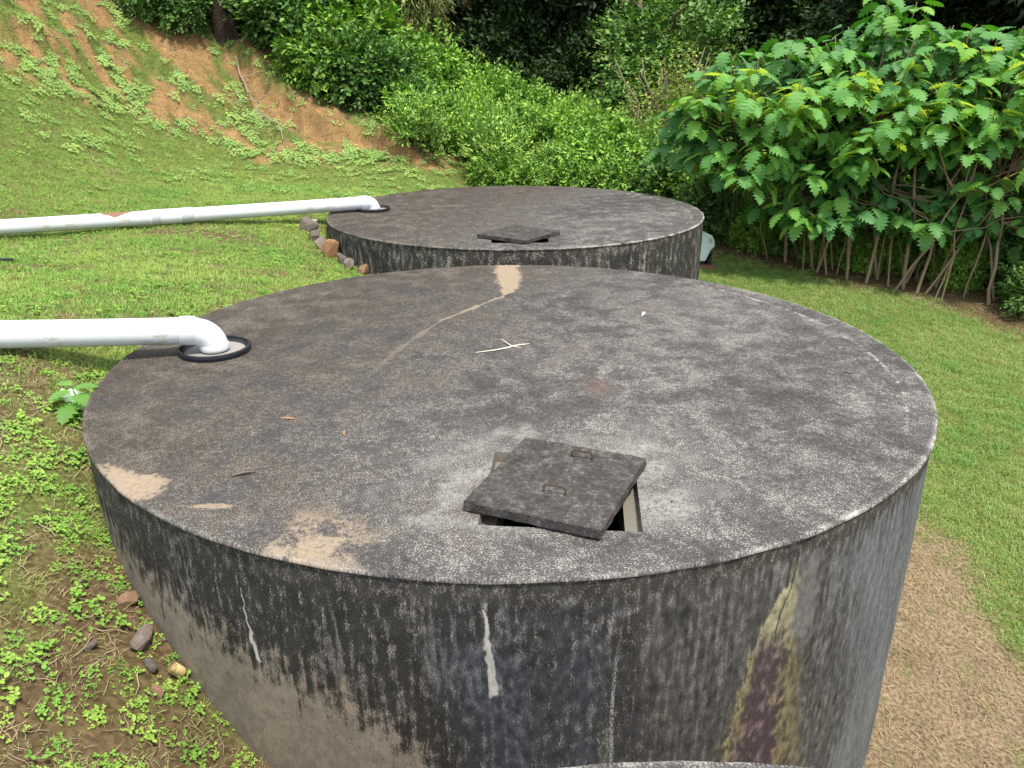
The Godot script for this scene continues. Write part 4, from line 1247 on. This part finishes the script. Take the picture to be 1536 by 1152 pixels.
func build_cover() -> void:
	var r := RandomNumberGenerator.new(); r.seed = 606
	var tufts := [tuft(1, 22, 0.065, 0.015, 0.042, 0.0036, 1.0), tuft(2, 20, 0.06, 0.015, 0.035, 0.004, 1.3), tuft(3, 22, 0.06, 0.02, 0.055, 0.0034, 1.1)]
	var weeds := [weed(4, 20, 0.05, 0.025, 0.012, 0.011), weed(5, 22, 0.07, 0.03, 0.01, 0.009), weed(6, 9, 0.05, 0.04, 0.02, 0.014), weed(7, 26, 0.1, 0.07, 0.024, 0.016)]
	var gxf := [[], [], []]; var gc := [PackedColorArray(), PackedColorArray(), PackedColorArray()]
	var wxf := [[], [], [], []]; var wc := [PackedColorArray(), PackedColorArray(), PackedColorArray(), PackedColorArray()]
	var dxf := []; var dc := PackedColorArray()
	var areas := [[-9.8, -18.6, -1.0, -0.8, 520.0], [1.2, -13.2, 9.0, -1.2, 560.0]]
	for a in areas:
		var n := int((a[2] - a[0]) * (a[3] - a[1]) * a[4])
		for k in n:
			var x := r.randf_range(a[0], a[2]); var z := r.randf_range(a[1], a[3])
			# keep to what the view takes in, a step to either side included
			if absf(x) > 1.6 - z * 0.82: continue
			if in_tank(x, z, 0.0): continue
			var far := clampf((-z - 5.0) / 9.0, 0.0, 1.0)
			if r.randf() < far * 0.35: continue
			var zo := zones(x, z)
			var sum := 0.001
			for q in 6: sum += zo[q]
			var pick := r.randf()
			var nb := n_big.get_noise_2d(x * 1.7, z * 1.7)
			var pos := Vector3(x, ground(x, z) - 0.006, z)
			var bas := Basis(Quaternion(Vector3.UP, slope_normal(x, z))) * Basis(Vector3.UP, r.randf() * TAU)
			var s := r.randf_range(0.7, 1.3)
			if pick < zo[0] / sum:
				var i := r.randi() % 3
				var q := clampf(0.5 + nb * 0.9 + r.randfn() * 0.22, 0.0, 1.0)
				var c := Vector3(0.14, 0.3, 0.05).lerp(Vector3(0.31, 0.41, 0.1), q)
				if x > 1.0: c = Vector3(0.135, 0.28, 0.06).lerp(Vector3(0.27, 0.37, 0.11), q)
				if r.randf() < (0.4 if zo[3] > 0.1 else 0.08): c = Vector3(0.33, 0.28, 0.13)
				gxf[i].append(Transform3D(bas.scaled(Vector3(s, s, s)), pos)); gc[i].append(Color(c.x, c.y, c.z))
			elif pick < (zo[0] + zo[1]) / sum:
				if r.randf() > 0.42: continue
				var bank := zo[3] + 0.0 > 0.0 or z < -12.0
				var i := 3 if bank else r.randi() % 3
				if bank and r.randf() < 0.3: i = 2
				var c := Vector3(0.11, 0.25, 0.035).lerp(Vector3(0.24, 0.38, 0.06), r.randf())
				if bank: c = Vector3(0.17, 0.31, 0.08).lerp(Vector3(0.29, 0.42, 0.11), r.randf())
				wxf[i].append(Transform3D(bas.scaled(Vector3(s, s, s)), pos)); wc[i].append(Color(c.x, c.y, c.z))
			elif pick < (zo[0] + zo[1] + zo[2]) / sum:
				if r.randf() < 0.2:
					var i := r.randi() % 3
					var c := Vector3(0.11, 0.25, 0.035).lerp(Vector3(0.22, 0.36, 0.06), r.randf())
					wxf[i].append(Transform3D(bas.scaled(Vector3(s, s, s) * 0.8), pos)); wc[i].append(Color(c.x, c.y, c.z))
				elif r.randf() < 0.55:
					var c := Vector3(0.16, 0.19, 0.05).lerp(Vector3(0.3, 0.23, 0.14), r.randf())
					dxf.append(Transform3D(bas.scaled(Vector3(s, s * 0.6, s)), pos)); dc.append(Color(c.x, c.y, c.z))
			elif r.randf() < (0.8 if zo[3] > 0.4 else 0.5):
				# clay, straw and litter: dry bits
				var c := Vector3(0.22, 0.15, 0.085).lerp(Vector3(0.36, 0.27, 0.17), r.randf())
				if zo[4] > 0.5 and r.randf() < 0.06: c = Vector3(0.14, 0.2, 0.05)
				if zo[3] > 0.4 and r.randf() < 0.3: c = Vector3(0.2, 0.22, 0.07)
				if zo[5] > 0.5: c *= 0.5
				dxf.append(Transform3D(bas.scaled(Vector3(s, s * 0.7, s)), pos)); dc.append(Color(c.x, c.y, c.z))
	var gm := leaf_mat(Color.WHITE, 0.6, 0.6)
	for k in 3:
		var o := many("grass", tufts[k], gm, gxf[k], gc[k])
		tag(o, ["short green mown grass covering the lawn", "flat yellowish grass mixed through the lawn", "slightly longer grass mixed through the lawn"][k], "grass", "", "stuff")
	for k in 4:
		var o := many("ground_weeds", weeds[k], gm, wxf[k], wc[k])
		tag(o, ["small clover-like weeds over the brown soil", "tiny creeping weeds among the grass", "broader-leaved weeds in the grass and soil", "pale green creeping plants on the clay bank"][k], "weeds", "", "stuff")
	var dry := tuft(9, 16, 0.07, 0.015, 0.04, 0.0035, 2.6)
	var dm := mat(Color.WHITE, 0.9, true); dm.cull_mode = BaseMaterial3D.CULL_DISABLED
	var o2 := many("dry_grass", dry, dm, dxf, dc)
	tag(o2, "dry tan straw and dead grass on the bare ground", "dry grass", "", "stuff")
	print("grass ", gxf[0].size() * 3, " weeds ", wxf[0].size(), " ", wxf[3].size(), " dry ", dxf.size())
	# twigs and dead leaves on the ground
	var tw := tube_mesh([Vector3(-0.1, 0.006, 0), Vector3(-0.03, 0.012, 0.01), Vector3(0.04, 0.008, -0.006), Vector3(0.1, 0.004, 0.01)], [0.003, 0.0035, 0.003, 0.0015], 5)
	var txf := []; var tc := PackedColorArray()
	for k in 1100:
		var x: float; var z: float
		var q := r.randf()
		if q < 0.35: x = r.randf_range(-3.2, -0.9); z = r.randf_range(-4.2, -1.6)
		elif q < 0.55: x = r.randf_range(-6.5, -1.5); z = r.randf_range(-18.0, -15.6)
		elif q < 0.8:
			var f := r.randf(); x = lerpf(3.0, 6.8, f) + r.randfn() * 0.2; z = lerpf(-12.5, -9.3, f) + r.randfn() * 0.3
		else: x = r.randf_range(1.8, 4.2); z = r.randf_range(-5.6, -2.0)
		if in_tank(x, z, 0.03): continue
		var s := r.randf_range(0.2, 0.75)
		txf.append(Transform3D((Basis(Quaternion(Vector3.UP, slope_normal(x, z))) * Basis(Vector3.UP, r.randf() * TAU)).scaled(Vector3(s, s, s)), Vector3(x, ground(x, z) + 0.012, z)))
		var c := Vector3(0.16, 0.11, 0.07).lerp(Vector3(0.34, 0.28, 0.2), r.randf())
		tc.append(Color(c.x, c.y, c.z))
	tag(many("twig_litter", tw, mat(Color.WHITE, 0.9, true), txf, tc), "brown and grey twigs littering the bare soil", "litter", "", "stuff")

# ------------------------------------------------------------------ small things
func build_small() -> void:
	var browns := [mat(lin(0.3, 0.17, 0.09), 0.9), mat(lin(0.2, 0.17, 0.15), 0.9), mat(lin(0.14, 0.12, 0.11), 0.9), mat(lin(0.24, 0.15, 0.1), 0.9), mat(lin(0.42, 0.38, 0.33), 0.85)]
	for m in browns:
		m.albedo_texture = M.stone_tex; m.uv1_triplanar = true; m.uv1_scale = Vector3(4, 4, 4)
		m.normal_enabled = true; m.normal_texture = M.grit; m.normal_scale = 1.2
	# stones against the far tank: [x, z, size, kind, turn, label]
	var st := [
		[-2.0, -8.97, Vector3(0.26, 0.23, 0.24), 0, 0.4, "orange-brown stone, largest of those piled against the far tank"],
		[-1.83, -8.78, Vector3(0.15, 0.17, 0.13), 2, 1.2, "narrow dark grey stone beside the largest orange-brown stone"],
		[-1.78, -8.58, Vector3(0.16, 0.13, 0.14), 1, 2.2, "grey-brown stone below the narrow dark stone at the far tank"],
		[-1.6, -8.42, Vector3(0.17, 0.14, 0.15), 3, 0.2, "small reddish-brown stone at the lower end of the stone pile"],
		[-2.22, -9.2, Vector3(0.2, 0.15, 0.18), 1, 0.9, "flat grey stone above the largest orange-brown stone"],
		[-2.34, -9.45, Vector3(0.2, 0.2, 0.18), 2, 1.9, "upright dark stone in the pile by the far tank"],
		[-2.45, -9.72, Vector3(0.26, 0.2, 0.22), 2, 2.9, "broad dark brown stone high in the pile by the far tank"],
		[-2.46, -9.95, Vector3(0.13, 0.12, 0.12), 4, 0.5, "small whitish stone topmost in the pile by the far tank"],
		[-1.66, -2.93, Vector3(0.12, 0.07, 0.1), 3, 0.7, "pinkish-brown chip of stone above the grey block by the stained wall"],
		[-1.55, -2.78, Vector3(0.16, 0.12, 0.13), 1, 1.5, "angular grey stone block against the middle tank's wall"],
		[-1.52, -2.66, Vector3(0.09, 0.06, 0.07), 2, 2.6, "small dark stone under the angular grey block"],
		[-1.46, -2.56, Vector3(0.09, 0.05, 0.07), 3, 0.1, "small brown stone in the soil below the cream pipe offcut"],
		[-1.72, -2.62, Vector3(0.07, 0.05, 0.06), 2, 1.1, "little grey pebble among weeds left of the grey block"]]
	for k in st.size():
		var s: Array = st[k]
		var p := Vector2(s[0] - T1.x, s[1] - T1.z)
		for t in [T1, T2]:
			p = Vector2(s[0] - t.x, s[1] - t.z)
			var need: float = R + s[2].x * 0.42
			if p.length() < need and p.length() > 1.5:
				p = p.normalized() * need
				s[0] = p.x + t.x; s[1] = p.y + t.z
		var o := put("stone", rock(700 + k, s[2] * (1.05 if k < 8 else 0.85)), browns[s[3]])
		o.position = Vector3(s[0], ground(s[0], s[1]) + s[2].y * 0.3, s[1])
		o.rotation = Vector3(0.1 * k, s[4], 0.15)
		tag(o, s[5], "stone", "loose stones against the tanks")
	# cream offcut of pipe
	var off := put("pipe_offcut", tube_mesh([Vector3(0, -0.04, 0), Vector3(0, 0.05, 0), Vector3(0, 0.05, 0), Vector3(0, -0.04, 0)], [0.034, 0.034, 0.029, 0.029], 20, false), mat(lin(0.55, 0.43, 0.2), 0.6))
	off.position = Vector3(-1.42, ground(-1.42, -2.7) + 0.035, -2.68)
	off.rotation = Vector3(0.5, 0.3, 0.35); off.scale = Vector3.ONE * 0.7
	tag(off, "short cream plastic pipe offcut lying against the stained tank wall", "offcut")
	# white cap peeping over the rim
	var wc := put("white_bottle", lathe([Vector2(0.0, 0.0), Vector2(0.045, 0.0), Vector2(0.048, 0.1), Vector2(0.035, 0.14), Vector2(0.018, 0.15), Vector2(0.018, 0.175), Vector2(0.0, 0.175)], 24), mat(lin(0.7, 0.73, 0.75), 0.4))
	wc.position = Vector3(-2.335, ground(-2.335, -4.06) + 0.03, -4.06); wc.rotation = Vector3(0.5, 0, 0.7)
	tag(wc, "small white plastic bottle lying against the rim beside the leafy seedling", "bottle")
	# leafy seedling by the rim
	var lf := lobed_leaf(9, 0.5)
	var pl := thing("leafy_seedling", "young plant with broad bright green leaves beside the middle tank's rim", "plant", Vector3(-2.38, ground(-2.38, -4.0) - 0.01, -4.0))
	var pm := mat(lin(0.1, 0.21, 0.05), 0.55); pm.cull_mode = BaseMaterial3D.CULL_DISABLED; pm.backlight_enabled = true; pm.backlight = Color(0.6, 0.8, 0.25)
	put("stem", tube_mesh([Vector3(0, 0, 0), Vector3(0.01, 0.1, 0), Vector3(0, 0.17, 0.01)], [0.006, 0.005, 0.003], 6), pm, pl)
	for k in 8:
		var l := put("leaf", lf, pm, pl)
		var a := k * 2.4
		l.position = Vector3(sin(a) * 0.015, 0.08 + 0.012 * k, cos(a) * 0.015)
		l.rotation = Vector3(0.1 - 0.06 * k, a, 0.0)
		var sz := 0.17 - 0.009 * k
		l.scale = Vector3(sz * 1.1, sz, sz)
	# pump beside the far tank
	var pp := Vector3(2.69, 0, -11.3)
	pp.y = ground(pp.x, pp.z)
	var pu := thing("water_pump", "pale green domed pump cover with black motor end beside the far tank", "pump", pp, deg_to_rad(8))
	var cover := MB.new()
	var prof := [Vector2(-0.17, 0.06), Vector2(-0.17, 0.36), Vector2(-0.14, 0.43), Vector2(-0.08, 0.46), Vector2(0.06, 0.455), Vector2(0.13, 0.42), Vector2(0.17, 0.35), Vector2(0.175, 0.27), Vector2(0.12, 0.22), Vector2(0.07, 0.1), Vector2(0.05, 0.06)]
	for zz in [0.16, 0.14, -0.14, -0.16]:
		var k2 := 0.94 if absf(zz) > 0.15 else 1.0
		for q in prof: cover.v.append(Vector3(q.x * k2, 0.24 + (q.y - 0.24) * k2, zz))
	var pn := prof.size()
	for l in 3:
		for k in pn: cover.quad(l * pn + k, l * pn + pn + k, l * pn + pn + (k + 1) % pn, l * pn + (k + 1) % pn)
	for e in 2:
		var mid := cover.v.size()
		cover.v.append(Vector3(-0.02, 0.26, 0.165 - 0.33 * e))
		for k in pn:
			if e == 0: cover.tri(mid, (k + 1) % pn, k)
			else: cover.tri(mid, 3 * pn + k, 3 * pn + (k + 1) % pn)
	cover.flat()
	put("cover", cover.mesh(), mat(lin(0.42, 0.52, 0.5), 0.45), pu)
	for k in 3:
		var v := put("vent", slab(Vector3(0.06, 0.007, 0.006), 0.002, 0, 1, 1), M.black, pu)
		v.position = Vector3(0.1, 0.33 + k * 0.022, 0.162)
	var mo := put("motor", tube_mesh([Vector3(0, 0.16, 0), Vector3(0.02, 0.16, 0), Vector3(0.21, 0.16, 0), Vector3(0.23, 0.16, 0)], [0.06, 0.085, 0.085, 0.06], 20), M.black, pu)
	mo.position = Vector3(-0.04, 0, 0)
	for x in [-0.1, 0.14]:
		put("foot", slab(Vector3(0.06, 0.09, 0.2), 0.005, 0, 2, 2), M.black, pu).position = Vector3(x, 0.0, 0)
	var bk := put("concrete_block", slab(Vector3(0.4, 0.06, 0.34), 0.008, 0.01, 8, 5), browns[3])
	bk.position = pp - Vector3(-0.02, 0.03, 0)
	pu.position.y += 0.03
	tag(bk, "low brown block under the pale green pump", "block")
	# end of a black hose in the grass at the far left
	var hz := []
	for k in 9:
		var x := -5.6 + k * 0.1; var z := -7.55 - 0.02 * sin(k)
		hz.append(Vector3(x, ground(x, z) + 0.03, z))
	tag(put("black_hose", tube_mesh(hz, taper(0.014, 0.014, 8), 8), M.black), "end of a thin black hose lying in the lawn by a bare patch", "hose")
	# bits lying on the middle tank's roof
	var twig := MB.new()
	tube(twig, [Vector3(-0.2, 0.006, 0.06), Vector3(-0.08, 0.007, 0.02), Vector3(0.0, 0.006, -0.03), Vector3(0.05, 0.01, -0.06), Vector3(0.13, 0.006, -0.1)], [0.002, 0.004, 0.005, 0.004, 0.002], 6)
	tube(twig, [Vector3(0.02, 0.007, -0.05), Vector3(-0.02, 0.012, -0.12), Vector3(-0.05, 0.008, -0.19)], [0.004, 0.003, 0.0015], 6)
	tube(twig, [Vector3(0.03, 0.007, -0.05), Vector3(0.08, 0.008, -0.02)], [0.003, 0.0015], 6)
	twig.smooth()
	var to := put("forked_twig", twig.mesh(), mat(lin(0.5, 0.46, 0.4), 0.8))
	to.position = Vector3(-0.02, 0.0, -4.63)
	tag(to, "pale forked twig lying on the middle tank's grey top", "twig")
	var lm := mat(lin(0.24, 0.14, 0.075), 0.8); lm.cull_mode = BaseMaterial3D.CULL_DISABLED
	var dl := MB.new()
	for k in 7:
		var f := k / 6.0
		var wdt := sin(PI * clampf(f, 0.02, 0.98)) * 0.011
		dl.v.append(Vector3(-0.06 + 0.12 * f, 0.006 + 0.01 * sin(PI * f), wdt + 0.008 * f * f)); dl.v.append(Vector3(-0.06 + 0.12 * f, 0.004 + 0.005 * sin(PI * f), -wdt + 0.008 * f * f))
	for k in 6: dl.quad(k * 2, k * 2 + 2, k * 2 + 3, k * 2 + 1)
	dl.smooth()
	var dlm := dl.mesh()
	var labs := ["curled orange-brown dead leaf near the rim's beige sand patch", "small tan dead leaf in the darker brown part of the grey top", "tan leaf scrap between the pipe elbow and the beige patch", "thin pale leaf on the grey top, on the side toward the shrubs", "pale leaf scrap near the trowel line by the rim"]
	var at := [Vector3(-1.15, 0, -3.02), Vector3(-0.8, 0, -3.43), Vector3(-1.11, 0, -3.6), Vector3(0.93, 0, -5.37), Vector3(1.9, 0, -4.2)]
	for k in 5:
		var o := put("dead_leaf", dlm, lm if k < 3 else mat(lin(0.5, 0.47, 0.42), 0.8))
		o.position = at[k] + Vector3(0, 0.001, 0); o.rotation.y = 0.5 + 1.3 * k
		o.scale = Vector3.ONE * [1.0, 0.6, 0.6, 0.9, 0.7][k]
		tag(o, labs[k], "leaf", "dead leaves on the tank top")
	# fallen branches on the bank
	var r := RandomNumberGenerator.new(); r.seed = 808
	var bl := ["thin grey fallen branch bent over the clay scarp below the dark trunk", "bare grey branch lying in the weeds below the scarp", "dry forked branch at the upper end of the bank"]
	var bs := [[Vector3(-5.5, 0, -17.15), Vector3(-4.75, 0, -15.95)], [Vector3(-4.9, 0, -16.3), Vector3(-4.1, 0, -15.6)], [Vector3(-7.4, 0, -17.3), Vector3(-6.4, 0, -17.2)]]
	for k in 3:
		var b := MB.new()
		var p0: Vector3 = bs[k][0]; var p1: Vector3 = bs[k][1]
		var pts := []
		for q in 9:
			var p := p0.lerp(p1, q / 8.0) + Vector3(r.randfn(), 0, r.randfn()) * 0.05
			p.y = ground(p.x, p.z) + 0.05 + 0.12 * sin(PI * q / 8.0)
			pts.append(p - p0)
		tube(b, pts, taper(0.017, 0.007, 8), 7)
		for q in 5:
			var s: Vector3 = pts[2 + q]
			tube(b, bent(r, s, s + Vector3(r.randfn() * 0.25, r.randf_range(0.0, 0.25), r.randfn() * 0.25), 3, 0.06), taper(0.01, 0.004, 3), 5)
		b.smooth()
		var o := put("fallen_branch", b.mesh(), mat(lin(0.24, 0.19, 0.15), 0.9))
		o.position = p0
		tag(o, bl[k], "branch", "fallen branches on the bank")

# ------------------------------------------------------------------ scene
func _ready() -> void:
	rng.seed = 4242
	var cam := Camera3D.new()
	cam.name = "camera"
	cam.position = Vector3(0, 1.6, 0)
	cam.rotation_degrees = Vector3(-21.52, 0, -0.35)
	cam.fov = 51.6
	cam.near = 0.05
	cam.far = 200.0
	cam.current = true
	add_child(cam)
	var env := Environment.new()
	env.background_mode = Environment.BG_SKY
	var sky := Sky.new()
	var sm := ProceduralSkyMaterial.new()
	sm.sky_top_color = Color(0.91, 0.935, 0.965)
	sm.sky_horizon_color = Color(0.95, 0.955, 0.96)
	sm.ground_bottom_color = Color(0.3, 0.3, 0.27)
	sm.ground_horizon_color = Color(0.5, 0.5, 0.48)
	sm.sky_curve = 0.2
	sky.sky_material = sm
	env.sky = sky
	env.background_energy_multiplier = 0.66
	env.tonemap_mode = Environment.TONE_MAPPER_LINEAR
	env.tonemap_exposure = 3.1
	env.sdfgi_enabled = true
	env.ssao_enabled = true
	env.ssil_enabled = true
	var we := WorldEnvironment.new()
	we.name = "world"
	we.environment = env
	add_child(we)
	var sun := DirectionalLight3D.new()
	sun.name = "sun"
	sun.light_energy = 0.7
	sun.light_angular_distance = 7.0
	sun.light_color = Color(1.0, 0.96, 0.9)
	sun.rotation_degrees = Vector3(-66, 30, 0)
	sun.shadow_enabled = true
	add_child(sun)
	var t0 := Time.get_ticks_msec()
	build_ground()
	print("ground ", Time.get_ticks_msec() - t0)
	build_tanks()
	print("tanks ", Time.get_ticks_msec() - t0)
	build_pipes()
	build_thicket()
	build_forest()
	print("plants ", Time.get_ticks_msec() - t0)
	build_big_leaf_shrubs()
	build_small()
	build_cover()
	print("all ", Time.get_ticks_msec() - t0)
